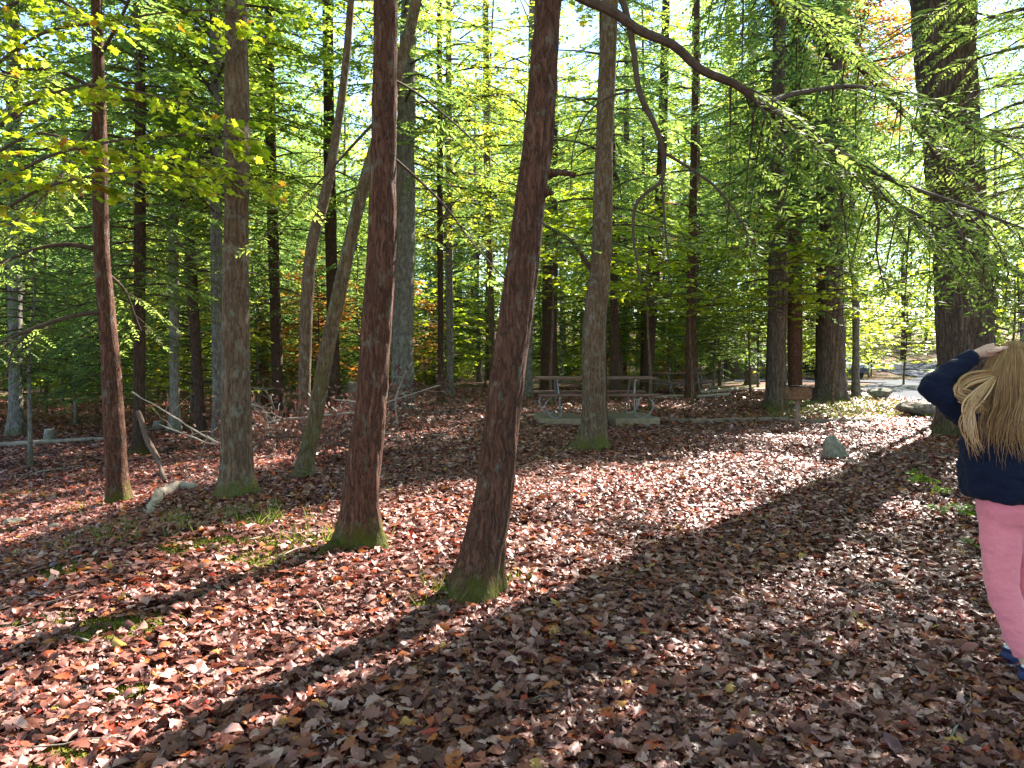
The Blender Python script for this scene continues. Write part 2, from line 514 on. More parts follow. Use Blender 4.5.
# ------------------------------------------------------------------ sky, sun, view
AZ, EL = math.radians(36), math.radians(39)
S = Vector((math.sin(AZ) * math.cos(EL), math.cos(AZ) * math.cos(EL), math.sin(EL)))
world = bpy.data.worlds.new("World")
sc.world = world
world.use_nodes = True
wn = world.node_tree
wn.nodes.clear()
sky = wn.nodes.new("ShaderNodeTexSky")
sky.sky_type = "NISHITA"
sky.sun_disc = False
sky.sun_elevation = EL
sky.sun_rotation = AZ
sky.altitude = 500
sky.dust_density = 0.15
sky.air_density = 1.0
sky.ozone_density = 2.5
bg = wn.nodes.new("ShaderNodeBackground")
bg.inputs[1].default_value = 0.075
wo = wn.nodes.new("ShaderNodeOutputWorld")
wn.links.new(sky.outputs[0], bg.inputs[0])
wn.links.new(bg.outputs[0], wo.inputs[0])
sd = bpy.data.lights.new("sun", "SUN")
sd.energy = 4.2
sd.angle = math.radians(0.5)
sd.color = (1.0, 0.94, 0.85)
so = bpy.data.objects.new("sun", sd)
COL.objects.link(so)
so.rotation_euler = S.to_track_quat("Z", "Y").to_euler()
so.location = (20, 30, 40)

sc.render.engine = "CYCLES"
sc.view_settings.view_transform = "Standard"
sc.view_settings.look = "None"
sc.view_settings.gamma = 1
sc.view_settings.exposure = 2.85
cy = sc.cycles
cy.use_denoising = True
cy.max_bounces = 8
cy.diffuse_bounces = 6
cy.glossy_bounces = 2
cy.transmission_bounces = 4
cy.sample_clamp_indirect = 6.0
cy.caustics_reflective = False
cy.caustics_refractive = False

# ------------------------------------------------------------------ ground and road
def sheet_axis(lo, hi, n, c, k):
    t = np.linspace(math.asinh((lo - c) / k), math.asinh((hi - c) / k), n)
    return c + k * np.sinh(t)


gx = sheet_axis(-320, 320, 260, 0, 6)
gy = sheet_axis(-60, 420, 260, 5, 6)
X, Y = np.meshgrid(gx, gy, indexing="ij")
Z = gh(X, Y)
g = Geo()
n2 = len(gy)
ii, jj = np.meshgrid(np.arange(len(gx) - 1), np.arange(n2 - 1), indexing="ij")
q = (ii * n2 + jj).ravel()
g.add(np.stack([X, Y, Z], -1), np.stack([q, q + n2, q + n2 + 1, q + 1], -1))
kind(obj("ground", g.mesh("ground", M["ground"], True)), "structure", "forest floor of soil under fallen leaves")

rc = np.array([(25, 4), (18.5, 13), (16.0, 21), (17.0, 29), (21.5, 35), (27, 44), (30, 60)], float)
rp, _ = spline(np.c_[rc, np.zeros(len(rc))], np.ones(len(rc)), 90)
tang = norm(np.gradient(rp, axis=0))
side = np.stack([-tang[:, 1], tang[:, 0], np.zeros(len(tang))], -1)


def strip(path, side, half, lift, name, mat, label):
    g = Geo()
    us = np.linspace(-1, 1, 9)
    V = path[:, None] + side[:, None] * (us * half)[None, :, None]
    V[..., 2] = gh(V[..., 0], V[..., 1]) + lift
    n, k = len(path), len(us)
    i, j = np.meshgrid(np.arange(n - 1), np.arange(k - 1), indexing="ij")
    q = (i * k + j).ravel()
    g.add(V, np.stack([q, q + k, q + k + 1, q + 1], -1))
    return kind(obj(name, g.mesh(name, mat, True)), "structure", label)


strip(rp, side, 3.6, 0.05, "road", M["asphalt"], "pale sunlit park road curving away behind the rocks")
rc2 = np.array([(22, 36.5), (18, 37), (14, 37.8), (11, 38.5)], float)
rp2, _ = spline(np.c_[rc2, np.zeros(len(rc2))], np.ones(len(rc2)), 60)
tg2 = norm(np.gradient(rp2, axis=0))
sd2 = np.stack([-tg2[:, 1], tg2[:, 0], np.zeros(len(tg2))], -1)
strip(rp2, sd2, 1.6, 0.042, "path", M["asphalt"], "narrow grey path leading off behind the far trunks")


def on_road(x, y):
    d = np.min(np.hypot(rp[:, 0] - x, rp[:, 1] - y))
    d2 = np.min(np.hypot(rp2[:, 0] - x, rp2[:, 1] - y))
    return d < 4.4 or d2 < 2.2


# ------------------------------------------------------------------ foliage generators
def hemlock_crown(seed, Hc=12.0, R=3.0, nb=100, step=0.11, tw=0.055, ll=0.10, lw=0.028, sparse=0.0, mats=None):
    r = np.random.default_rng(seed)
    g = Geo()
    for b in range(nb):
        t = (b + r.uniform(0, 1)) / nb
        z = Hc * t ** 0.92
        az = b * 2.39996 + r.uniform(-.5, .5)
        L = R * (0.12 + 0.88 * (1 - t) ** 0.75) * min(1, 0.65 + 2.2 * t) * r.uniform(0.6, 1.15)
        if r.uniform() < sparse:
            continue
        hd = np.array([math.cos(az), math.sin(az), 0])
        sd_ = np.array([-hd[1], hd[0], 0])
        K = 8
        tt = np.linspace(0, 1, K)
        up, dr, bend = r.uniform(0.0, 0.35), r.uniform(0.25, 0.6), r.uniform(-.25, .25)
        P = np.array([0, 0, z]) + hd * (L * tt)[:, None] + sd_ * (L * bend * tt ** 2)[:, None]
        P[:, 2] += L * (up * tt - dr * tt ** 2)
        tube(g, P, np.linspace(0.012 + 0.008 * L, 0.003, K), 4, 0, False)
        ns_ = max(3, int(L * 0.85 / step))
        ss = np.linspace(0.15, 1.0, ns_)
        for i, s in enumerate(ss):
            p = np.array([np.interp(s, tt, P[:, a]) for a in range(3)])
            sg = 1 if i % 2 else -1
            l = (0.42 * L * (1 - s) + 0.16) * r.uniform(0.5, 1.15)
            l = min(l, 1.0)
            ang = sg * r.uniform(0.75, 1.15) if i < ns_ - 1 else 0.0
            d = hd * math.cos(ang) + sd_ * math.sin(ang)
            d[2] -= r.uniform(0.05, 0.45)
            d = norm(d)
            nrm = norm(np.array([r.normal(0, .22), r.normal(0, .22), 1.0]))
            sdir = norm(np.cross(nrm, d))
            k = max(3, int(l / tw))
            u = np.linspace(0.08, 1, k)
            pos = p + d * (l * u)[:, None]
            pos[:, 2] -= 0.22 * l * u ** 2
            kites(g, p[None], d[None], nrm[None], [l], [0.009], 0, 0.2)
            tip = 1 - 0.6 * u
            for q in (1, -1):
                dd = norm(d * 0.75 + q * sdir * 0.8 + r.normal(0, .12, (k, 3)) + np.array([0, 0, -0.12]))
                nn = norm(nrm + r.normal(0, .3, (k, 3)))
                kites(g, pos, dd, nn, ll * r.uniform(0.6, 1.2, k) * (0.55 + 0.6 * tip), lw * r.uniform(.8, 1.2, k), 1, 0.4)
            kites(g, pos[-1:], d[None], nrm[None], [ll], [lw], 1, 0.4)
    return g.mesh("hemlock_crown", mats or [M["twig"], M["hem_leaf"]])


def broad_crown(seed, Hc=9.0, R=3.0, nb=46, ll=0.10, leaf="kite", base_t=0.0, mat=None, dens=1.0, flat=0.35):
    r = np.random.default_rng(seed)
    g = Geo()
    for b in range(nb):
        t = (b + r.uniform(0, 1)) / nb
        z = Hc * (base_t + (1 - base_t) * t) * 0.86
        az = b * 2.39996 + r.uniform(-.7, .7)
        L = R * math.sin(PI * (0.22 + 0.72 * t)) * r.uniform(0.55, 1.15)
        hd = np.array([math.cos(az), math.sin(az), 0])
        sd_ = np.array([-hd[1], hd[0], 0])
        rise = r.uniform(0.1, 0.55)
        K = 7
        tt = np.linspace(0, 1, K)
        P = np.array([0, 0, z]) + hd * (L * tt)[:, None] + sd_ * (L * r.uniform(-.2, .2) * tt ** 2)[:, None]
        P[:, 2] += L * (rise * tt - 0.35 * tt ** 2)
        tube(g, P, np.linspace(0.01 + 0.009 * L, 0.003, K), 4, 0, False)
        nt_ = max(4, int(L / 0.2 * dens))
        for i in range(nt_):
            s = r.uniform(0.2, 1)
            p = np.array([np.interp(s, tt, P[:, a]) for a in range(3)])
            ang = r.choice([-1, 1]) * r.uniform(0.4, 1.3)
            d = hd * math.cos(ang) + sd_ * math.sin(ang) + np.array([0, 0, r.uniform(-.35, .35)])
            d = norm(d)
            l = r.uniform(0.3, 0.85) * (0.5 + 0.25 * R / 3)
            kites(g, p[None], d[None], np.array([[0, 0, 1.0]]), [l], [0.008], 0, 0.2)
            k = max(4, int(l / 0.055))
            u = r.uniform(0.15, 1, k)
            sdir = norm(np.cross([0, 0, 1.0], d))
            sg = np.where(np.arange(k) % 2, 1, -1)[:, None]
            pos = p + d * (l * u)[:, None]
            dd = norm(d * 0.7 + sg * sdir * 0.9 + r.normal(0, .3, (k, 3)) + np.array([0, 0, -.2]))
            pos = pos + dd * 0.03
            nn = norm(np.array([0, 0, 1.0]) + r.normal(0, flat, (k, 3)))
            sz = ll * r.uniform(0.65, 1.25, k)
            if leaf == "maple":
                maple_leaves(g, pos, dd, nn, sz, 1)
            else:
                kites(g, pos, dd, nn, sz * 1.1, sz * 0.72, 1, 0.42, 0.12)
    return g.mesh("broadleaf_crown", [M["twig"], mat or M["broad_leaf"]])


hk = dict(ll=.15, lw=.048, tw=.06, step=.13)
HEM = [hemlock_crown(11, 17, 3.3, 170, **hk), hemlock_crown(12, 17, 3.8, 170, **hk), hemlock_crown(13, 16, 3.0, 160, sparse=.12, **hk)]
HEM_S = [hemlock_crown(21, 6.0, 2.1, 90, **hk), hemlock_crown(22, 7.0, 2.5, 90, sparse=.1, **hk)]
BRD = [broad_crown(31, 13, 3.4, 130, ll=.13, dens=1.3), broad_crown(32, 14, 3.9, 140, ll=.13, dens=1.3), broad_crown(33, 12, 3.2, 120, ll=.13, dens=1.3)]
SAP = [broad_crown(41, 5.5, 2.0, 56, ll=0.12, flat=.3, dens=1.2), broad_crown(42, 6.0, 2.3, 60, ll=.12, flat=.3, dens=1.2), broad_crown(43, 4.5, 1.9, 46, ll=.12, flat=.3, dens=1.2)]
AUT = [broad_crown(51, 12, 3.2, 110, ll=.13, mat=M["autumn_leaf"], dens=1.3), broad_crown(52, 4.0, 1.7, 40, ll=.12, mat=M["autumn_leaf"], dens=1.2)]
SHR = [broad_crown(61, 2.6, 1.7, 50, ll=.14, flat=.5, dens=1.5), broad_crown(62, 2.2, 2.0, 50, ll=.14, flat=.5, dens=1.5)]


def sparse_set():
    hs = dict(ll=.15, lw=.048, tw=.06, step=.15, sparse=.5)
    return [hemlock_crown(14, 15, 3.0, 110, **hs), hemlock_crown(15, 15, 3.3, 110, **hs), broad_crown(34, 12, 3.2, 60, ll=.13, dens=1.0), broad_crown(35, 11, 3.4, 52, ll=.13, dens=1.0)]


THIN = sparse_set()


# ------------------------------------------------------------------ trunks
def trunk_geo(P, R, sides, rings, seed, rough=0.06, flare=0.7, flare_h=0.22, roots=5, m=0, furrow=0.035):
    Q, RR = spline(P, R, rings)
    r = np.random.default_rng(seed)
    ph = r.uniform(0, 6.28, 3)
    z0 = P[0][2] + 0.3

    def disp(Pc, a):
        z = (Pc[:, 2] - z0)[:, None] + 0 * a[None]
        A = a[None] + 0 * z
        rad = RR[:, None]
        pt = np.stack([np.cos(A) * rad * 3.0, np.sin(A) * rad * 3.0, z * 1.1 + seed], -1)
        d = 1 + rough * vnoise(pt, seed) * 1.6
        pt2 = np.stack([np.cos(A) * rad * 26, np.sin(A) * rad * 26, z * 5 + seed], -1)
        d = d + furrow * vnoise(pt2, seed + 1)
        pt3 = np.stack([np.cos(A) * rad * 55, np.sin(A) * rad * 55, z * 11 + seed], -1)
        d = d + furrow * .6 * vnoise(pt3, seed + 2)
        fl = np.exp(-np.maximum(z, -0.1) / flare_h)
        lobes = 0.55 + 0.45 * np.cos(roots * A + ph[0] + 0.7 * np.sin(A + ph[1])) + 0.25 * np.cos(2 * A + ph[2])
        return d + flare * fl * (0.35 + 0.65 * lobes)

    g = Geo()
    tube(g, Q, RR, sides, m, True, disp)
    return g


HERO = []
EXTRA = []


def hero(name, label, pts, mat, cat="tree", top=13.0, top_r=0.4, sides=48, rings=130, seed=1, flare=0.7, flare_h=0.22, roots=5, group=None, Y=None, rough=.06, furrow=.035, dY=0.0, side_drift=0.0):
    """pts: (px, py, width px) from base up; the trunk stands where the first point meets the ground"""
    b = gp(pts[0][0], pts[0][1])
    Yd = b[1]
    P, R = [], []
    for i, (px, py, w) in enumerate(pts):
        y = Yd + dY * i / max(1, len(pts) - 1)
        p = at(px, py, y)
        P.append(p)
        R.append(w / 2 * y / F)
    P[0] = np.array([b[0], b[1], b[2]])
    P.insert(0, P[0] + (P[0] - P[1]) * (0.3 / max(0.3, P[1][2] - P[0][2])))
    R.insert(0, R[0])
    d = norm(P[-1] - P[-2])
    last = P[-1].copy()
    rl = R[-1]
    if last[2] < b[2] + top:
        n = 4
        for k in range(1, n + 1):
            zz = last[2] + (b[2] + top - last[2]) * k / n
            lean = d * ((zz - last[2]) / max(d[2], .3))
            p = last + lean * np.array([0.6, 0.6, 0]) + np.array([side_drift * k / n, 0, 0])
            p[2] = zz
            P.append(p)
            R.append(rl * (1 - (1 - top_r * 0.4) * k / n))
    P = np.array(P) - b
    g = trunk_geo(P, R, sides, rings, seed, rough, flare, flare_h, roots, furrow=furrow)
    root = thing(name, label, cat, b, group)
    obj("trunk", g.mesh("trunk", mat, True), root)
    HERO.append((b[0], b[1], R[1]))
    root_path = P

    def point_at(z):
        zs = root_path[:, 2]
        return np.array([np.interp(z, zs, root_path[:, a]) for a in range(3)])

    return root, point_at, b, R[1]


def crown(root, me, loc, scale=1.0, sz=None, rot=None, name="crown"):
    o = obj(name, me, root, loc)
    o.scale = (scale, scale, sz or scale)
    o.rotation_euler = (0, 0, random.uniform(0, 6.28) if rot is None else rot)
    return o


def limb_geo(g, P, R, n=40, sides=8, spray=None, seed=0, m_wood=0, m_leaf=1, lo=0.3, ll=0.085, lw=0.02, tw=0.028, step=0.055, lmax=0.9, droop=0.5):
    """a woody limb; with spray set, it carries flat drooping hemlock sprays from lo to its tip"""
    r = np.random.default_rng(seed)
    Q, RR = spline(P, R, n)
    Q = Q + 0.012 * np.stack([vnoise(Q * 3.1, seed + a) for a in range(3)], -1)
    tube(g, Q, RR, sides, m_wood)
    if not spray:
        return
    T = norm(np.gradient(Q, axis=0))
    Ltot = np.sum(np.linalg.norm(np.diff(Q, axis=0), axis=1))
    count = int(Ltot * (1 - lo) / step * spray)
    for i in range(count):
        s = lo + (1 - lo) * (i + r.uniform(0, 1)) / count
        x = s * (n - 1)
        k0 = min(int(x), n - 2)
        p = Q[k0] + (Q[k0 + 1] - Q[k0]) * (x - k0)
        t = T[k0]
        sidev = norm(np.cross(t, [0, 0, 1.0]))
        sg = 1 if i % 2 else -1
        l1 = lmax * r.uniform(0.45, 1.1) * (1.08 - 0.65 * s)
        ang = r.uniform(0.6, 1.2)
        d = norm(t * math.cos(ang) + sg * sidev * math.sin(ang) + np.array([0, 0, -droop * r.uniform(0.2, 1.0)]))
        K = 7
        tt = np.linspace(0, 1, K)
        B = p + d * (l1 * tt)[:, None]
        B[:, 2] -= 0.3 * l1 * tt ** 2 * droop * 2
        tube(g, B, np.linspace(0.005 + 0.003 * l1, 0.0015, K), 4, m_wood, False)
        sv = norm(np.cross(d, [0, 0, 1.0]))
        nb2 = max(4, int(l1 / 0.075))
        for j in range(nb2):
            u = 0.12 + 0.88 * (j + 0.5) / nb2
            pb = np.array([np.interp(u, tt, B[:, a]) for a in range(3)])
            s2 = 1 if j % 2 else -1
            l2 = (0.34 * l1 * (1 - u) + 0.09) * r.uniform(0.6, 1.2)
            a2 = r.uniform(0.7, 1.05)
            d2 = norm(d * math.cos(a2) + s2 * sv * math.sin(a2) + np.array([0, 0, -0.25 * r.uniform(.2, 1.2)]))
            nrm = norm(np.array([r.normal(0, .25), r.normal(0, .25), 1.0]))
            k = max(4, int(l2 / tw))
            uu = np.linspace(0.05, 1, k)
            pos = pb + d2 * (l2 * uu)[:, None]
            pos[:, 2] -= 0.2 * l2 * uu ** 2
            kites(g, pb[None], d2[None], nrm[None], [l2], [0.005], m_wood, 0.2)
            s3 = norm(np.cross(nrm, d2))
            for q in (1, -1):
                dd = norm(d2 * 0.7 + q * s3 * 0.8 + r.normal(0, .12, (k, 3)) + np.array([0, 0, -.1]))
                kites(g, pos, dd, norm(nrm + r.normal(0, .25, (k, 3))), ll * r.uniform(.5, 1.15, k) * (1.05 - 0.55 * uu), lw * r.uniform(.8, 1.2, k), m_leaf, 0.4)


HL = [M["twig"], M["hem_leaf_near"]]

# ---- hemlock with the two broken stubs, nearest trunk
rA, pA, bA, _ = hero("hemlock_tree", "nearest reddish hemlock leaning right with two broken stubs", [(474, 600, 44), (480, 560, 40), (493, 500, 36), (504, 400, 33), (518, 300, 31), (530, 200, 29), (539, 128, 28), (548, 0, 25)], M["hemlock_bark"], top=15, sides=88, rings=340, seed=5, flare=0.85, flare_h=0.19, roots=3, furrow=.085)
YA = bA[1]


def root_part(tree_o, base, pts):
    """a surface root creeping from the foot of the trunk into the leaves"""
    P, R = [], []
    for px, py, w, up in pts:
        q = gp(px, py)
        P.append(q - base + [0, 0, up])
        R.append(w / 2 * q[1] / F)
    Q, RR = spline(np.array(P), R, 30)
    g = Geo()
    tube(g, Q, RR * (1 + .2 * vnoise(Q * 14, 3)), 14)
    obj("root", g.mesh("root", M["hemlock_bark"], True), tree_o)


root_part(rA, bA, [(474, 588, 22, .08), (452, 597, 20, .035), (436, 604, 14, .012), (418, 612, 8, -.02)])
root_part(rA, bA, [(484, 592, 18, .06), (502, 597, 12, .012), (520, 598, 7, -.02)])
for (x0, y0, x1, y1, w) in ((543, 173, 576, 175, 9), (541, 195, 553, 193, 10)):
    g = Geo()
    a, e = at(x0, y0, YA) - bA, at(x1, y1, YA - 0.05) - bA
    P, R = spline([a - (e - a) * .4, a, (a + e) / 2 + [0, 0, .008], e], [w / F * YA * .75, w / F * YA * .5, w / F * YA * .36, w / F * YA * .22], 12)
    tube(g, P, R, 10)
    obj("branch_stub", g.mesh("branch_stub", M["hemlock_bark"], True), rA)


def px_limb(root, base, pts, spray, seed, lo=0.3, name="limb", mats=HL, **kw):
    g = Geo()
    P = [at(px, py, Yq) - base for px, py, w, Yq in pts]
    R = [w / 2 * Yq / F for px, py, w, Yq in pts]
    limb_geo(g, P, R, 60, 8, spray, seed, lo=lo, **kw)
    return obj(name, g.mesh(name, mats, False), root)


# the long limb that crosses the upper right of the picture, and the ones above and behind it
px_limb(rA, bA, [(548, -28, 12, YA), (580, -4, 11, YA), (610, 10, 10.5, YA), (640, 30, 10, YA + .05), (672, 45, 9.5, YA + .05), (700, 70, 9, YA + .1), (735, 84, 8.5, YA + .15), (765, 105, 8, YA + .2), (820, 142, 7, YA + .35), (850, 160, 6.5, YA + .4), (870, 187, 6, YA + .5), (935, 226, 4.5, YA + .7), (1010, 268, 3, YA + .9), (1075, 320, 1.6, YA + 1.0)], 1.3, 71, lo=0.28, lmax=0.95, droop=.7)
px_limb(rA, bA, [(765, 103, 6, YA + .2), (800, 92, 5, YA + .5), (870, 88, 4, YA + .9), (950, 118, 3, YA + 1.2), (1010, 150, 2, YA + 1.4)], 0.8, 72, lo=0.25, lmax=0.7)
px_limb(rA, bA, [(838, 152, 6, YA + .4), (880, 175, 5, YA + .2), (930, 195, 4, YA), (990, 215, 3, YA - .2), (1060, 240, 2, YA - .3)], 0.7, 73, lo=0.3, lmax=0.6)
px_limb(rA, bA, [(550, -95, 12, YA), (650, -70, 10, YA + .6), (740, -20, 8, YA + 1.1), (830, 40, 6, YA + 1.6), (900, 110, 4, YA + 1.9), (950, 175, 2, YA + 2.1)], 0.8, 74, lo=0.35, lmax=1.0)
px_limb(rA, bA, [(552, -40, 9, YA), (598, -42, 8, YA + .02), (622, 0, 7, YA + .05), (632, 45, 6.5, YA + .05), (640, 92, 6, YA + .05), (655, 128, 5.5, YA + .05), (663, 160, 5, YA + .1), (661, 182, 4.5, YA + .1), (646, 194, 4, YA + .1), (637, 206, 3.4, YA + .1), (634, 240, 2.6, YA + .1), (640, 285, 1.6, YA + .1)], None, 75, name="dead_limb")
px_limb(rA, bA, [(662, 152, 3.4, YA + .08), (690, 168, 3, YA + .1), (718, 190, 2.6, YA + .12), (742, 225, 2, YA + .15), (752, 262, 1.2, YA + .2)], 0.35, 76, lo=0.4, name="dead_limb", lmax=.4)
px_limb(rA, bA, [(632, 92, 2.4, YA + .06), (606, 100, 2, YA + .1), (585, 118, 1.8, YA + .1), (572, 150, 1.2, YA + .1), (570, 190, .9, YA + .1)], None, 77, name="dead_limb")
px_limb(rA, bA, [(661, 180, 2.6, YA + .1), (664, 220, 2, YA + .1), (668, 262, 1.4, YA + .1)], None, 78, name="dead_limb")
px_limb(rA, bA, [(870, 183, 4, YA + .5), (878, 215, 3, YA + .5), (876, 250, 2, YA + .5), (884, 290, 1.2, YA + .5)], 0.3, 79, name="dead_limb", lmax=.35)
p = pA(8.0)
crown(rA, THIN[0], pA(5.6), 0.75, 0.6)

# ---- second big hemlock, mossy foot
rB, pB, bB, _ = hero("hemlock_tree", "straight reddish hemlock with green moss round its foot, left of the leaning one", [(360, 548, 40), (361, 500, 34), (366, 450, 33), (371, 400, 30), (381, 260, 27), (384, 128, 24), (386, 0, 22)], M["hemlock_bark"], top=16, sides=88, rings=340, seed=8, flare=0.9, flare_h=0.19, roots=3, furrow=.085)
crown(rB, THIN[1], pB(8.0), 0.7, 0.55)
YB = bB[1]
root_part(rB, bB, [(355, 541, 20, .08), (338, 550, 18, .03), (318, 562, 12, .012), (298, 575, 7, -.02)])
root_part(rB, bB, [(366, 541, 18, .07), (384, 545, 14, .025), (402, 548, 8, -.02)])
for i, pts in enumerate(([(388, 75, 3, YB), (420, 95, 2.4, YB + .3), (455, 125, 2, YB + .5), (500, 165, 1.2, YB + .7)], [(386, 150, 3, YB), (430, 190, 2.4, YB + .3), (475, 245, 1.6, YB + .6), (510, 285, 1, YB + .8)], [(376, 120, 3, YB), (335, 165, 2.4, YB + .2), (300, 205, 1.6, YB + .4), (262, 240, 1, YB + .5)])):
    px_limb(rB, bB, pts, 0.25, 90 + i, lo=0.4, name="dead_limb", lmax=.4)

# ---- brown trunk on the bank
rC, pC, bC, _ = hero("forest_tree", "brown lichen-spotted tree on the mossy bank left of the brush pile", [(238, 498, 34), (237, 470, 30), (236, 400, 28), (236, 256, 25), (237, 130, 24), (236, 0, 20)], M["brown_bark"], top=15, sides=56, rings=180, seed=12, flare=0.75, flare_h=0.14, roots=4)
crown(rC, THIN[2], pC(9), 0.8, 0.6)

# ---- hemlock with long bare lower branches
rD, pD, bD, _ = hero("hemlock_tree", "dark leaning hemlock with bare lower branches reaching left", [(119, 505, 24), (117, 480, 21), (114, 420, 19), (109, 340, 17), (102, 256, 16), (99, 100, 13), (97, 20, 11)], M["hemlock_bark"], top=12, sides=48, rings=160, seed=15, flare=0.4, flare_h=0.15)
YD = bD[1]
for i, (pts, spr) in enumerate((([(100, 250, 5, YD), (60, 244, 4, YD - .2), (25, 253, 3, YD - .4), (-20, 272, 2.2, YD - .5), (-70, 300, 1.2, YD - .6)], .5),
                                ([(108, 311, 5, YD), (75, 316, 4, YD - .2), (35, 328, 3.4, YD - .3), (-5, 345, 2.6, YD - .4), (-50, 365, 1.4, YD - .5)], .35),
                                ([(32, 329, 2.6, YD - .3), (15, 348, 2.4, YD - .3), (8, 370, 2, YD - .3), (-4, 395, 1.4, YD - .3)], None),
                                ([(98, 120, 4, YD), (72, 160, 3.4, YD - .3), (40, 200, 2.4, YD - .6), (10, 225, 1.4, YD - .8)], .8),
                                ([(98, 60, 4, YD), (120, 20, 3.4, YD - .4), (140, -30, 2.4, YD - .8)], .6),
                                ([(98, 90, 4, YD), (50, 70, 3.4, YD - .4), (0, 75, 2.4, YD - .8), (-40, 100, 1.4, YD - .9)], .9),
                                ([(97, 30, 4, YD), (60, 0, 3.4, YD - .5), (10, 5, 2.4, YD - 1.0), (-50, 40, 1.4, YD - 1.2)], .9),
                                ([(104, 270, 3, YD), (125, 292, 2.4, YD + .4), (140, 330, 1.6, YD + .7)], .4))):
    px_limb(rD, bD, pts, spr, 110 + i, lo=0.3, lmax=.8)
crown(rD, HEM[2], pD(5.6), 0.55, 0.42)

# ---- the leaning mossy tree and its paler neighbour
rE, pE, bE, _ = hero("forest_tree", "thin mossy tree leaning right out of the brush pile", [(303, 480, 20), (307, 455, 16), (314, 425, 15), (327, 350, 15), (343, 275, 14), (360, 200, 13), (381, 128, 12), (403, 55, 12), (416, 0, 11)], M["mossy_bark"], top=12, sides=40, rings=150, seed=19, flare=0.4, flare_h=0.12)
crown(rE, THIN[3], pE(8), 0.6, 0.4)
rF, pF, bF, _ = hero("forest_tree", "pale slender tree bending right, standing behind the mossy leaning one", [(303, 446, 13), (304, 400, 12.5), (307, 300, 12), (313, 240, 11), (324, 200, 10), (333, 155, 9), (344, 80, 8), (351, 0, 7)], M["brown_bark"], top=12, sides=40, rings=150, seed=22, flare=0.5, flare_h=0.15, furrow=.015)
crown(rF, THIN[2], pF(7), 0.7, 0.5)

# ---- tree in front of the picnic table
rG, pG, bG, _ = hero("forest_tree", "greyish brown tree with flared foot in front of the picnic table", [(592, 450, 28), (594, 430, 25), (594, 400, 23), (594, 330, 22), (599, 280, 20), (602, 240, 19), (604, 150, 18), (608, 50, 16), (610, 0, 16)], M["brown_bark"], top=16, sides=56, rings=180, seed=26, flare=0.8, flare_h=0.18, roots=3)
crown(rG, THIN[2], pG(6.4), 0.85, 0.75)
YG = bG[1]
px_limb(rG, bG, [(590, 268, 5, YG), (570, 240, 4, YG - .3), (540, 222, 3, YG - .6)], 1.0, 131, lo=.2, lmax=.7)

# ---- tall grey tree behind
rH, pH, bH, _ = hero("forest_tree", "tall grey trunk just right of the mossy-footed hemlock", [(403, 412, 24), (402, 380, 23), (404, 256, 21), (406, 128, 18), (409, 0, 15)], M["grey_bark"], top=20, sides=48, rings=120, seed=29, flare=0.3, flare_h=0.3, roots=4)
crown(rH, HEM[2], pH(5.5), 1.1)

# ---- huge trunk behind the girl
rI, pI, bI, _ = hero("forest_tree", "huge furrowed grey trunk rising behind the girl", [(966, 436, 52), (966, 400, 50), (965, 350, 49), (960, 256, 49), (951, 120, 51), (944, 30, 54), (942, 0, 55)], M["furrow_bark"], top=20, sides=72, rings=180, seed=33, flare=0.45, flare_h=0.3, roots=5, furrow=.06)
crown(rI, THIN[3], pI(12), 1.2, 0.8)
YI = bI[1]

# ---- big trunks right of centre
rJ, pJ, bJ, _ = hero("forest_tree", "broad brown trunk with wide mossy foot beside the dark car", [(830, 403, 27), (831, 380, 25), (831, 340, 25), (831, 280, 23), (832, 150, 20), (833, 40, 17)], M["furrow_bark"], top=20, sides=56, rings=120, seed=36, flare=0.7, flare_h=0.35)
crown(rJ, THIN[0], pJ(4.2), 1.1, 1.0)
rK, pK, bK, _ = hero("forest_tree", "brown trunk with mossy foot left of the park grill", [(776, 408, 18), (777, 380, 17), (777, 280, 17), (778, 150, 14), (779, 30, 12)], M["furrow_bark"], top=18, sides=48, rings=110, seed=37, flare=0.7, flare_h=0.3)
crown(rK, HEM[2], pK(3.8), 1.0, 1.0)
rL, pL, bL, _ = hero("forest_tree", "dark reddish trunk right behind the park grill", [(795, 402, 15), (795, 350, 14), (795, 250, 13), (796, 60, 10)], M["hemlock_bark"], top=18, sides=40, rings=100, seed=38, flare=0.4)
crown(rL, HEM[0], pL(5.6), 0.9)

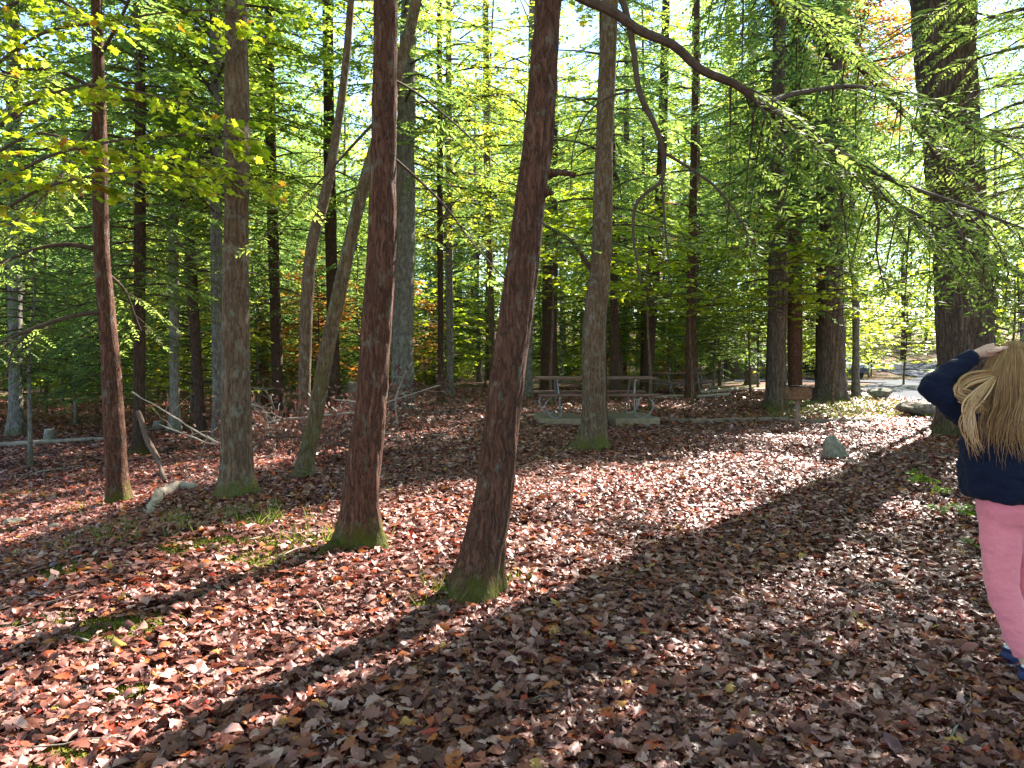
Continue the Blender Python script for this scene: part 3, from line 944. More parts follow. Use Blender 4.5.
mid = [
    ("far trunk standing directly left of the broad flared one", 752, 384, 12, 752, 9, "grey_bark", "B"),
    ("straight brown trunk deep in the clearing, third left of the grill", 731, 378, 14, 731, 11, "brown_bark", "H"),
    ("brown trunk right of the second picnic table", 693, 389, 11, 695, 8, "brown_bark", "H"),
    ("dark trunk leaning right between the two picnic tables", 647, 394, 12, 660, 8, "dark_bark", "H"),
    ("thick dark trunk behind the left end of the picnic table", 549, 396, 17, 551, 12, "dark_bark", "H"),
    ("grey trunk just right of the nearest leaning hemlock", 527, 398, 10, 531, 8, "grey_bark", "B"),
    ("thin dark trunk behind the picnic table top", 624, 384, 6, 626, 5, "dark_bark", "H"),
    ("dark trunk with a broken snag leaning on it, left side", 139, 455, 13, 140, 9, "dark_bark", "H"),
    ("grey trunk close behind the brown tree on the bank", 218, 444, 12, 216, 10, "grey_bark", "B"),
    ("dark reddish trunk left of the grey one behind the bank", 201, 438, 11, 188, 8, "dark_bark", "H"),
    ("pale trunk catching sunlight left of the dark reddish one", 175, 432, 11, 173, 8, "pale_bark", "B"),
    ("dark trunk with a pale dead strip behind the brush pile", 279, 424, 12, 272, 9, "dark_bark", "H"),
    ("grey weathered trunk at the left border of the clearing", 16, 436, 14, 14, 12, "grey_bark", "B"),
    ("short reddish trunk behind the slender pale tree", 335, 418, 13, 330, 10, "dark_bark", "H"),
    ("slim dark trunk left of the yellow bushes, in the middle", 441, 402, 7, 440, 5, "dark_bark", "B"),
    ("slim grey trunk beside the yellow bushes, in the middle", 450, 398, 8, 449, 6, "grey_bark", "B"),
    ("slim trunk seen high between the two reddish hemlocks", 493, 392, 7, 488, 6, "brown_bark", "H"),
]
for i, (lab, bx, by, w, tx, tw_, mt, k) in enumerate(mid):
    r_, p_, b_, _ = hero("forest_tree", lab, [(bx, by, w), ((bx * 3 + tx) / 4, by - 60, w * .88), (tx, 200, (w + tw_) / 2), (tx + (tx - bx) * .4, 40, tw_)], M[mt], top=20 + (i * 7) % 5, sides=32, rings=80, seed=50 + i, flare=0.55, flare_h=0.22)
    zc = random.uniform(2.6, 4.2)
    if k == "H":
        crown(r_, (HEM[i % 3] if bx < 300 else THIN[i % 2]), p_(zc), random.uniform(.7, 1.0))
    else:
        crown(r_, (BRD[i % 3] if bx < 300 else THIN[2 + i % 2]), p_(zc + 1.0), random.uniform(.85, 1.1))

# ------------------------------------------------------------------ saplings, understory and background forest
def stem_mesh(seed, h, r0, mat, bend=0.3, sides=12, flare=.5):
    r = np.random.default_rng(seed)
    n = 6
    P = np.zeros((n, 3))
    P[:, 2] = np.linspace(-0.3, h, n)
    P[:, 0] = np.cumsum(r.normal(0, bend / n, n)) * np.linspace(0, 1, n)
    P[:, 1] = np.cumsum(r.normal(0, bend / n, n)) * np.linspace(0, 1, n)
    g = trunk_geo(P, np.linspace(r0, r0 * .3, n), sides, 40, seed, rough=.08, flare=flare, flare_h=.25)
    return g.mesh("trunk", mat, True)


TR = [stem_mesh(200, 20, .17, M["dark_bark"], .8, 20), stem_mesh(201, 20, .24, M["brown_bark"], .6, 20), stem_mesh(202, 20, .13, M["grey_bark"], 1.0, 16), stem_mesh(203, 20, .2, M["hemlock_bark"], .6, 20), stem_mesh(204, 20, .15, M["pale_bark"], 1.0, 16)]
ST = [stem_mesh(210, 4.5, .035, M["grey_bark"], .6, 10), stem_mesh(211, 5.2, .045, M["brown_bark"], .6, 10)]
SHST = stem_mesh(212, 1.6, .03, M["twig"], .4, 8)


_hz = {}


def top_of(me):
    if me.name not in _hz:
        v = np.empty(len(me.vertices) * 3, np.float32)
        me.vertices.foreach_get("co", v)
        _hz[me.name] = float(v[2::3].max())
    return _hz[me.name]


def stem_scale(trunk, crowns):
    """stretch the stem so that it ends just inside the top of its crown"""
    return max(z + top_of(me) * (sz or s_) for me, z, s_, sz in crowns) * .93 / top_of(trunk)


def far_tree(name, label, cat, x, y, trunk, ts, crowns, group):
    root = thing(name, label, cat, (x, y, gh(x, y)), group)
    t = obj("trunk", trunk, root)
    t.scale = (ts, ts, stem_scale(trunk, crowns))
    t.rotation_euler = (0, 0, random.uniform(0, 6.28))
    for me, z, s, sz in crowns:
        crown(root, me, (0, 0, z), s, sz)
    HERO.append((x, y, .2))
    return root


def clear(x, y, dmin):
    return all((x - a) ** 2 + (y - b) ** 2 > (dmin + r) ** 2 for a, b, r in HERO)


def pixx(x, y):
    return 512 + F * x / y


# understory that closes the middle distance
def place(n, ymin, ymax, dmin, fn, xr=0.78, ok=None, pad=2.0):
    k, tries = 0, 0
    while k < n and tries < 6000:
        tries += 1
        y = math.sqrt(random.uniform(ymin ** 2, ymax ** 2))
        x = random.uniform(-1, 1) * (xr * y + pad)
        if on_road(x, y) or not clear(x, y, dmin) or (ok and not ok(x, y)):
            continue
        fn(x, y, k)
        k += 1


def open_clearing(x, y):
    # the picnic clearing: open ground on the right half out to about 26 m, left floor open to 17 m
    px = pixx(x, y)
    if px > 430:
        return y > 28
    return y > 17.5


def f_sap(x, y, k):
    yel = k % 9 == 4
    far_tree("beech_sapling" if not yel else "autumn_sapling", "yellow-green sapling with layered leaves in the background forest" if not yel else "small orange and gold sapling glowing in the background forest", "sapling", x, y, ST[k % 2], random.uniform(.8, 1.3), [((AUT[1] if yel else SAP[k % 3]), random.uniform(.5, 1.1), random.uniform(.9, 1.3), None)], "saplings of the background forest" if not yel else "autumn saplings of the background forest")


def f_hem_s(x, y, k):
    far_tree("young_hemlock", "young hemlock with drooping dark green branches in the background forest", "tree", x, y, ST[k % 2], 1.4, [(HEM_S[k % 2], random.uniform(.6, 1.4), random.uniform(.85, 1.2), None)], "young hemlocks of the background forest")


def f_tall(x, y, k):
    h = k % 5 in (0, 2, 3)
    if h:
        far_tree("hemlock_tree", "tall hemlock among the trunks of the background forest", "tree", x, y, TR[(0, 3, 1)[k % 3]], random.uniform(.7, 1.3), [((HEM[k % 3] if pixx(x, y) < 380 else THIN[k % 2]), random.uniform(2.0, 4), random.uniform(.9, 1.2), random.uniform(.9, 1.1))], "tall hemlocks of the background forest")
    else:
        au = k % 11 == 4
        far_tree("forest_tree", "tall leafy broadleaf tree among the trunks of the background forest" if not au else "tall orange-leaved tree in the background forest", "tree", x, y, TR[(2, 4, 1)[k % 3]], random.uniform(.8, 1.5), [((AUT[0] if au else (BRD[k % 3] if pixx(x, y) < 380 else THIN[2 + k % 2])), random.uniform(2.8, 5), random.uniform(1, 1.25), random.uniform(1, 1.2))], "broadleaf trees of the background forest" if not au else "orange-leaved trees of the background forest")


def f_shrub(x, y, k):
    far_tree("forest_shrub", "low leafy shrub at the far rim of the clearing", "shrub", x, y, SHST, 1.0, [(SHR[k % 2], .05, random.uniform(.7, 1.2), random.uniform(.6, 1.1))], "shrubs at the far rim of the clearing")


place(46, 16.5, 38, 1.3, f_hem_s, ok=open_clearing)
place(80, 16.5, 50, 1.1, f_sap, ok=open_clearing)
place(66, 19, 70, 2.0, f_tall, ok=lambda x, y: open_clearing(x, y) and (pixx(x, y) < 380 or y > 50))
place(90, 36, 64, 1.0, f_shrub, ok=lambda x, y: True)

# trees on the sun's side, partly outside the frame, whose crowns dapple the clearing
for i, (x, y, s, z, kd) in enumerate([(13.5, 12.5, 1.25, 5.0, 0), (17.5, 17.5, 1.3, 5.5, 0), (15, 6, 1.2, 5, 0), (8.6, 5.2, 1.0, 6.0, 1), (21, 11, 1.4, 5.0, 1), (12.2, 29, 1.2, 5.0, 0)]):
    far_tree("hemlock_tree" if kd == 0 else "forest_tree", ["hemlock at the right side of the clearing whose shadow falls across the leaves", "leafy tree at the right side of the clearing whose shadow falls across the leaves"][kd], "tree", x, y, TR[i % 2], 1.3, [(THIN[(0 if kd == 0 else 2) + i % 2], z, s, s)], ["hemlocks along the right side", "leafy trees along the right side"][kd])

# unseen hemlocks carrying the canopy behind the camera, added to screen out blue skylight
for i, (x, y, s, z) in enumerate([(-9, 3, 1.1, 5), (-6.5, -3, 1.1, 6), (-1.5, -6, 1.2, 6.5), (4.5, -5, 1.1, 6), (9, -1, 1.1, 6), (-13, -4, 1.3, 5), (0, -13, 1.4, 6), (9, -10, 1.3, 6), (-9, -12, 1.3, 6), (15, -5, 1.3, 6)]):
    far_tree("hemlock_tree", "unseen hemlock added outside the picture, its crown screening out the open sky", "tree", x, y, TR[i % 2], 1.2, [(HEM[i % 3], z, s, s)], "unseen hemlocks added around the camera")

# hemlocks just outside the right edge whose boughs reach into the picture
HF = [hemlock_crown(81, 12, 3.3, 120, ll=.085, lw=.022, tw=.032, step=.085, sparse=.25, mats=[M["twig"], M["hem_leaf_near"]]), hemlock_crown(82, 10, 2.6, 90, ll=.1, lw=.028, tw=.04, step=.1, sparse=.2), hemlock_crown(83, 12, 3.3, 110, ll=.085, lw=.022, tw=.034, step=.095, sparse=.5, mats=[M["twig"], M["hem_leaf_near"]])]
far_tree("hemlock_tree", "hemlock at the right edge whose drooping boughs hang in front of the huge trunk", "tree", 6.7, 8.4, TR[0], 1.0, [(HF[0], 2.5, 1.0, 1.0)], None)
far_tree("hemlock_tree", "hemlock right of the huge trunk with boughs hanging beside it", "tree", 10.2, 13.4, TR[3], 1.0, [(HF[2], 3.0, 1.15, 1.1)], None)
far_tree("hemlock_tree", "hemlock outside the right edge with fine sprays against the huge trunk", "tree", 8.4, 11.3, TR[1], .9, [(HF[2], 3.0, 1.45, 1.0)], None)
far_tree("hemlock_tree", "slim hemlock hidden behind the greyish tree by the picnic table", "tree", 1.72, 14.6, TR[0], .5, [(HF[1], 2.9, 1.0, .9)], None)
far_tree("hemlock_tree", "slim hemlock hidden behind the broad trunk beside the dark car", "tree", 9.7, 24.5, TR[0], .5, [(HF[1], 2.8, 1.5, 1.3)], None)
far_tree("hemlock_tree", "slim hemlock hidden behind the trunk left of the grill", "tree", 7.4, 22.3, TR[0], .5, [(HF[1], 2.8, 1.4, 1.3)], None)
far_tree("hemlock_tree", "slim hemlock hidden behind the dark trunk between the tables", "tree", 4.9, 29.0, TR[0], .5, [(THIN[0], 2.6, 1.1, 1.0)], None)
far_tree("hemlock_tree", "slim hemlock hidden behind the trunk right of the second table", "tree", 7.6, 32.0, TR[0], .5, [(THIN[1], 2.6, 1.1, 1.0)], None)
far_tree("hemlock_tree", "slim hemlock hidden behind the huge trunk at the right", "tree", 9.4, 16.6, TR[0], .5, [(HF[1], 3.0, 1.5, 1.3)], None)

b_ = at(856, 380, 25.5)
far_tree("forest_tree", "tall orange-leaved tree beyond the broad trunk at the top right", "tree", b_[0], b_[1], TR[2], 1.0, [(AUT[0], 8.3, .9, .7)], None)
for px_, yy, lab in ((606, 34, "low red-orange autumn sapling seen over the first picnic table"), (672, 37, "low red-orange autumn sapling seen over the second picnic table")):
    b_ = at(px_, 380, yy)
    far_tree("autumn_sapling", lab, "sapling", b_[0], b_[1], ST[0], .7, [(AUT[1], .1, .8, .5)], None)

k_, t_ = 0, 0
while k_ < 13 and t_ < 4000:
    t_ += 1
    y = random.uniform(23, 50)
    x = (random.uniform(390, 880) - 512) / F * y
    if on_road(x, y) or not clear(x, y, 2.0):
        continue
    if k_ % 2:
        far_tree("forest_tree", "tall leafy broadleaf tree among the trunks of the background forest", "tree", x, y, TR[(2, 4, 1)[k_ % 3]], random.uniform(.6, .9), [(THIN[2 + k_ % 4 // 2], random.uniform(5, 7.5), random.uniform(1, 1.2), 1.0)], "broadleaf trees of the background forest")
    else:
        far_tree("hemlock_tree", "tall hemlock among the trunks of the background forest", "tree", x, y, TR[(0, 3)[k_ // 2 % 2]], random.uniform(.6, .9), [(THIN[k_ // 2 % 2], random.uniform(4.5, 7), random.uniform(1, 1.2), .95)], "tall hemlocks of the background forest")
    k_ += 1

k_, t_ = 0, 0
while k_ < 20 and t_ < 4000:
    t_ += 1
    y = random.uniform(36, 66)
    x = (random.uniform(400, 1010) - 512) / F * y
    if on_road(x, y) or not clear(x, y, 2.0):
        continue
    far_tree("forest_tree", "wide-crowned leafy tree whose high foliage closes the sky beyond the clearing", "tree", x, y, TR[(2, 4, 1)[k_ % 3]], .8, [((THIN[2 + k_ % 2], BRD[k_ % 3])[k_ % 2], random.uniform(6.5, 9), random.uniform(1.35, 1.6), random.uniform(1.0, 1.25))], "wide-crowned trees beyond the clearing")
    k_ += 1

# slim sapling at the left, before the clearing
b_ = gp(30, 466)
far_tree("hemlock_sapling", "slim young hemlock alone on the left floor before the stump", "sapling", b_[0], b_[1], ST[0], 1.1, [(HEM_S[1], 1.5, .55, .6)], None)

# maple whose low branches hang across the left trunks
def near_maple():
    root = thing("maple_tree", "young maple with bright yellow-green leaves hanging in front of the left trunks", "tree", (-5.6, 6.6, gh(-5.6, 6.6)))
    b = np.array([-5.6, 6.6, float(gh(-5.6, 6.6))])
    P = np.array([(0, 0, -.3), (.05, 0, 1.5), (.2, .05, 3), (.3, 0, 5), (.4, 0, 7.5)])
    obj("trunk", trunk_geo(P, [.06, .055, .05, .04, .02], 20, 60, 301, flare=.5).mesh("trunk", M["grey_bark"], True), root)
    r = np.random.default_rng(302)
    g = Geo()
    limbs = [
        [(.15, 0, 2.6), at(30, 165, 6.4) - b, at(120, 140, 6.2) - b, at(200, 135, 6.3) - b, at(262, 140, 6.4) - b],
        [(.2, 0, 2.9), at(20, 110, 6.8) - b, at(90, 85, 6.6) - b, at(150, 95, 6.4) - b, at(235, 118, 6.3) - b],
        [(.1, 0, 2.3), at(20, 200, 6.6) - b, at(80, 178, 6.3) - b, at(150, 172, 6.2) - b, at(205, 178, 6.3) - b],
        [(.22, 0, 3.4), at(30, 40, 7.2) - b, at(120, 20, 7.0) - b, at(200, 10, 6.8) - b, at(275, 20, 6.8) - b],
        [(.15, 0, 2.7), at(30, 135, 7.0) - b, at(110, 155, 7.2) - b, at(190, 160, 7.3) - b, at(290, 190, 7.4) - b],
        [(.3, 0, 4.2), at(20, -40, 6.8) - b, at(140, -60, 6.4) - b, at(260, -40, 6.2) - b],
    ]
    for li, lp in enumerate(limbs):
        Q, RR = spline(np.array(lp), np.linspace(.018, .004, len(lp)), 30)
        tube(g, Q, RR, 5, 0)
        cnt = 44
        for i in range(cnt):
            s = r.uniform(.28, 1.0)
            k0 = min(int(s * 29), 28)
            p = Q[k0]
            t = norm(Q[k0 + 1] - Q[k0])
            sv = norm(np.cross(t, [0, 0, 1.0]))
            sg = r.choice([-1, 1])
            a = r.uniform(.3, 1.3)
            d = norm(t * math.cos(a) + sg * sv * math.sin(a) + np.array([0, 0, r.uniform(-.45, .15)]))
            l = r.uniform(.2, .55)
            kites(g, p[None], d[None], np.array([[0, 0, 1.]]), [l], [.006], 0, .2)
            k = int(l / .05)
            u = r.uniform(.2, 1.05, k)
            pos = p + d * (l * u)[:, None]
            sd_ = norm(np.cross([0, 0, 1.], d))
            sgs = np.where(np.arange(k) % 2, 1, -1)[:, None]
            dd = norm(d * .8 + sgs * sd_ * .8 + r.normal(0, .25, (k, 3)) + np.array([0, 0, -.3]))
            maple_leaves(g, pos + dd * .03, dd, norm(np.array([0, 0, 1.]) + r.normal(0, .35, (k, 3))), r.uniform(.045, .09, k), 1)
    obj("crown", g.mesh("crown", [M["twig"], M["maple_leaf"]]), root)
    crown(root, SAP[0], (.3, 0, 4.2), 1.0)


near_maple()


# leafy sprays hanging low before the right-hand trunks (a maple behind the clearing's right trunks)
def mid_maple(px, py, Yd, label, h0, sc_, k):
    b = at(px, py, Yd)
    x, y = b[0], b[1]
    far_tree("maple_sapling", label, "sapling", x, y, ST[1], 1.0, [(MAPS[k % 2], h0, sc_, sc_ * .8)], None)


MAPS = [broad_crown(71, 3.6, 1.9, 34, ll=.11, leaf="maple", mat=M["maple_leaf"], flat=.25), broad_crown(72, 4.2, 2.1, 38, ll=.11, leaf="maple", mat=M["maple_leaf"], flat=.25)]
mid_maple(752, 300, 27, "maple sapling with bright green layered leaves left of the park grill", 1.9, .95, 0)
mid_maple(786, 300, 24, "maple sapling with bright green leaves hanging over the park grill", 1.9, .85, 1)
mid_maple(648, 300, 28.0, "yellow-green maple sapling above the second picnic table", 1.6, .9, 0)
mid_maple(549, 300, 28.0, "light green maple sapling behind the left end of the picnic table", 2.4, .9, 1)
mid_maple(836, 300, 26.5, "bright maple sapling between the broad trunk and the road", 1.4, 1.2, 0)
mid_maple(447, 300, 27.0, "golden-green maple sapling between the two reddish hemlocks", .6, 1.2, 1)
mid_maple(1010, 300, 20.0, "maple sapling behind the girl, right of the huge trunk", 1.4, 1.3, 0)
mid_maple(905, 300, 33.0, "leafy maple sapling across the road", .6, 1.5, 1)

mid_maple(600, 300, 16.4, "airy maple with bright leaves just behind the greyish tree", 2.6, 1.0, 0)
mid_maple(650, 300, 19.5, "airy maple with bright leaves in front of the dark leaning trunk", 2.5, 1.0, 1)
mid_maple(694, 300, 21.5, "airy maple with bright leaves over the trunk right of the second table", 2.4, 1.05, 0)
mid_maple(783, 300, 18.6, "airy maple with bright leaves hanging right above the grill", 2.3, .9, 1)
mid_maple(834, 300, 20.0, "airy maple with bright leaves across the broad flared trunk", 2.3, .9, 0)
mid_maple(552, 300, 20.5, "airy maple with bright leaves over the thick dark trunk", 2.6, 1.0, 1)

# far woods that close the view
def far_woods():
    r = np.random.default_rng(400)
    g = Geo()
    for c in range(3800):
        y = r.uniform(84, 128)
        x = r.uniform(-1, 1) * (0.85 * y)
        z = gh(x, y) + (27 if c < 3200 else 38) * r.uniform(0, 1) ** 1.15 + r.uniform(0, 3)
        n = 70
        pos = np.array([x, y, z]) + r.normal(0, 1, (n, 3)) * [1.6, 1.6, 1.0]
        pos[:, 2] = np.maximum(pos[:, 2], gh(pos[:, 0], pos[:, 1]) + .1)
        kites(g, pos, norm(r.normal(0, 1, (n, 3)) * [1, 1, .5]), norm(r.normal(0, .5, (n, 3)) + [0, 0, 1]), r.uniform(.3, .7, n), r.uniform(.2, .4, n), 0 if c % 3 else 1)
    for c in range(70):
        y = r.uniform(80, 125)
        x = r.uniform(-1, 1) * .85 * y
        z = float(gh(x, y))
        tube(g, np.array([(x, y, z - .5), (x + r.normal(0, .2), y, z + 7), (x + r.normal(0, .4), y, z + 20)]), [.25, .2, .05], 6, 2)
    o = obj("far_woods", g.mesh("far_woods", [M["broad_leaf"], M["hem_leaf"], M["dark_bark"]]))
    kind(o, "stuff", "far woods closing the view behind all the trunks")


far_woods()

# ------------------------------------------------------------------ fallen leaves
MOSS = []
for (px, py, r0) in ((42, 627, .22), (118, 632, .26), (250, 524, .30), (232, 545, .22), (188, 548, .25), (128, 700, .12), (70, 570, .2), (60, 770, .15), (425, 610, .12), (300, 545, .3), (265, 560, .25), (520, 588, .10)):
    q = gp(px, py)
    MOSS.append((q[0], q[1], r0))


def litter():
    r = np.random.default_rng(500)
    g = Geo()
    bands = [(1.7, 4.6, 3300, 9, (.038, .10)), (4.6, 8.5, 1700, 5, (.045, .10)), (8.5, 14, 650, 3, (.055, .115)), (14, 30, 150, 3, (.07, .15))]
    profs = {
        9: [np.array([.06, .62, .48, 1.0, .6, 1.0, .5, .55, .08]), np.array([.05, .45, .78, .95, 1.0, .92, .72, .4, .03]), np.array([.1, .7, .6, 1.2, .65, .85, .4, .35, .04])],
        5: [np.array([.08, .75, .7, .85, .05]), np.array([.08, .8, 1, .7, .04]), np.array([.15, 1.2, .6, .6, .05])],
        3: [np.array([.15, 1, .08]), np.array([.2, .9, .1]), np.array([.3, 1.1, .1])],
    }
    for y0, y1, dens, K, (la, lb) in bands:
        wmax = .72 * y1 + 1.6
        n = int((y1 - y0) * 2 * wmax * dens)
        y = r.uniform(y0, y1, n)
        x = r.uniform(-wmax, wmax, n)
        ok = np.abs(x) < .72 * y + 1.6
        for hx, hy, hr in HERO:
            ok &= (x - hx) ** 2 + (y - hy) ** 2 > (hr * .85) ** 2
        for mx_, my_, mr in MOSS:
            ok &= ((x - mx_) ** 2 + (y - my_) ** 2 > (mr * .9) ** 2) | (r.uniform(0, 1, n) < .38)
        d = np.min(np.hypot(x[:, None] - rp[None, ::3, 0], y[:, None] - rp[None, ::3, 1]), axis=1)
        ok &= d > 3.4
        clump = vnoise(np.stack([x * 1.1, y * 1.1, 0 * x], -1), 9)
        ok &= r.uniform(0, 1, n) < .82 + .3 * clump
        x, y = x[ok], y[ok]
        n = len(x)
        typ = r.choice(3, n, p=[.35, .4, .25])
        L = r.uniform(la, lb, n)
        Wd = L * r.choice([.26, .3, .34], n) * r.uniform(.8, 1.2, n)
        yaw = r.uniform(0, 2 * PI, n)
        tilt = np.abs(r.normal(0, .24, n))
        tdir = r.uniform(0, 2 * PI, n)
        cup = r.normal(0, .6, n)
        tw = r.normal(0, .5, n)
        u = np.linspace(-.5, .5, K)
        pr = np.stack([profs[K][t] for t in range(3)])[typ]
        v = np.array([-1, -.5, 0, .5, 1.]) if K == 9 else np.array([-1, 0, 1.])
        C = len(v)
        Xl = L[:, None, None] * u[None, :, None] + 0 * v
        wv = Wd[:, None, None] * pr[:, :, None]
        wig = 1 + r.normal(0, .12, (n, K, 1))
        # each leaf is rolled across its width and along its length, without stretching
        cur = np.clip(r.normal(0, .75, n), -1.7, 1.7)[:, None, None] + 1e-3
        lng = np.clip(r.normal(0, .6, n), -1.5, 1.5)[:, None, None] + 1e-3
        th = cur * pr[:, :, None] * v[None, None] * wig
        Yl = Wd[:, None, None] * np.sin(th) / cur
        Zl = Wd[:, None, None] * (1 - np.cos(th)) / cur + .35 * cup[:, None, None] * np.abs(Yl)
        ph = lng * 2 * u[None, :, None]
        Xl = L[:, None, None] * np.sin(ph) / (2 * lng) + 0 * v
        Zl = Zl + L[:, None, None] * (1 - np.cos(ph)) / (2 * lng) + tw[:, None, None] * u[None, :, None] * Yl
        Zl = Zl + r.normal(0, .0022 if K == 9 else .003, Zl.shape)
        Pl = np.stack([Xl, Yl, Zl], -1)
        cy_, sy_ = np.cos(yaw), np.sin(yaw)
        Rz = np.zeros((n, 3, 3))
        Rz[:, 0, 0], Rz[:, 0, 1], Rz[:, 1, 0], Rz[:, 1, 1], Rz[:, 2, 2] = cy_, -sy_, sy_, cy_, 1
        ax = np.stack([np.cos(tdir), np.sin(tdir), 0 * tdir], -1)
        c_, s_ = np.cos(tilt)[:, None, None], np.sin(tilt)[:, None, None]
        Kx = np.zeros((n, 3, 3))
        Kx[:, 0, 2], Kx[:, 1, 2], Kx[:, 2, 0], Kx[:, 2, 1] = ax[:, 1], -ax[:, 0], -ax[:, 1], ax[:, 0]
        Rt = np.eye(3)[None] + s_ * Kx + (1 - c_) * (Kx @ Kx)
        Rm = Rt @ Rz
        V = np.einsum("nij,nabj->nabi", Rm, Pl)
        zmin = V[..., 2].min(axis=(1, 2))
        base = gh(x, y) + .002 + r.uniform(0, 1, n) ** 1.5 * .05
        V[..., 0] += x[:, None, None]
        V[..., 1] += y[:, None, None]
        V[..., 2] += (base - zmin * .8)[:, None, None]
        a = (np.arange(K - 1)[:, None] * C + np.arange(C - 1)[None]).ravel()
        quad = np.stack([a, a + 1, a + C + 1, a + C], -1)
        Fs = (np.arange(n)[:, None, None] * (K * C) + quad[None]).reshape(-1, 4)
        g.add(V, Fs)
    o = obj("fallen_leaves", g.mesh("fallen_leaves", M["litter_leaf"], True))
    kind(o, "stuff", "curled brown, tan and red fallen leaves covering the forest floor")


litter()


def moss_patches():
    r = np.random.default_rng(510)
    g = Geo()
    for x, y, r0 in MOSS:
        n, k = 14, 40
        rr = np.linspace(0, 1, n)
        a = np.linspace(0, 2 * PI, k, endpoint=False)
        A, Rr = np.meshgrid(a, rr)
        edge = 1 + .35 * vnoise(np.stack([np.cos(A) * 1.7 + x * 5, np.sin(A) * 1.7 + y * 5, 0 * A], -1), 5)
        px_, py_ = x + np.cos(A) * Rr * r0 * edge * 1.5, y + np.sin(A) * Rr * r0 * edge
        z = gh(px_, py_) + .035 * (1 - Rr ** 2) + .012 * vnoise(np.stack([px_ * 22, py_ * 22, 0 * A], -1), 6) - .006 * (Rr > .95)
        V = np.stack([px_, py_, z], -1)
        i, j = np.meshgrid(np.arange(n - 1), np.arange(k), indexing="ij")
        q = (i * k + j).ravel()
        q1 = (i * k + (j + 1) % k).ravel()
        g.add(V, np.stack([q, q1, q1 + k, q + k], -1))
        n = int(9000 * r0 * r0 * 3)
        a_, q_ = r.uniform(0, 2 * PI, n), np.sqrt(r.uniform(0, 1.15, n))
        X_, Y_ = x + np.cos(a_) * q_ * r0 * 1.4, y + np.sin(a_) * q_ * r0
        Z_ = gh(X_, Y_) + .035 * np.maximum(0, 1 - q_ ** 2)
        kites(g, np.stack([X_, Y_, Z_], -1), norm(np.c_[r.normal(0, .5, (n, 2)), np.full(n, 1.0)]), norm(np.c_[r.normal(0, 1, (n, 2)), np.full(n, .3)]), r.uniform(.012, .03, n), r.uniform(.005, .01, n), 0, .5)
    kind(obj("moss", g.mesh("moss", M["moss"], True)), "stuff", "patches of yellow-green moss between the fallen leaves")


moss_patches()


def grass():
    r = np.random.default_rng(520)
    g = Geo()
    spots = [(185, 525, 40, .35), (150, 530, 30, .4), (110, 545, 30, .4), (60, 520, 20, .4), (270, 520, 30, .3), (320, 540, 20, .2), (15, 500, 20, .4), (445, 600, 14, .12), (500, 585, 10, .1)]
    for px, py, n, rad in spots:
        q = gp(px, py)
        for i in range(n):
            x, y = q[0] + r.normal(0, rad), q[1] + r.normal(0, rad * .7)
            z = float(gh(x, y))
            k = r.integers(3, 7)
            d = norm(np.c_[r.normal(0, .6, (k, 2)), np.full(k, 1.0)])
            kites(g, np.tile([x, y, z], (k, 1)), d, norm(np.c_[r.normal(0, 1, (k, 2)), np.full(k, .4)]), r.uniform(.08, .2, k), r.uniform(.004, .008, k), 0, .4)
    # ground cover under the right-hand trunks
    for i in range(5200):
        y = r.uniform(17, 30)
        x = r.uniform(.33, .62) * y
        if on_road(x, y):
            continue
        z = float(gh(x, y))
        k = 4
        d = norm(np.c_[r.normal(0, .7, (k, 2)), np.full(k, 1.0)])
        kites(g, np.tile([x, y, z], (k, 1)), d, norm(np.c_[r.normal(0, 1, (k, 2)), np.full(k, .4)]), r.uniform(.06, .14, k), r.uniform(.01, .02, k), 0, .4)
    kind(obj("grass", g.mesh("grass", M["grass"])), "stuff", "thin grass and low green growing through the leaves")


grass()


def twigs():
    r = np.random.default_rng(530)
    g = Geo()
    for i in range(170):
        y = r.uniform(2.4, 13)
        x = r.uniform(-1, 1) * (.7 * y + 1)
        L = r.uniform(.12, .5)
        a = r.uniform(0, PI)
        t = np.linspace(-.5, .5, 7)
        P = np.stack([x + L * t * math.cos(a), y + L * t * math.sin(a), 0 * t], -1)
        P[:, :2] += r.normal(0, .008, (7, 2))
        P[:, 2] = gh(P[:, 0], P[:, 1]) + r.uniform(.03, .055) + r.normal(0, .004, 7)
        tube(g, P, np.linspace(r.uniform(.003, .008), .002, 7), 5)
    kind(obj("fallen_twigs", g.mesh("fallen_twigs", M["dead_wood"], True)), "stuff", "small grey twigs scattered on the fallen leaves")


twigs()


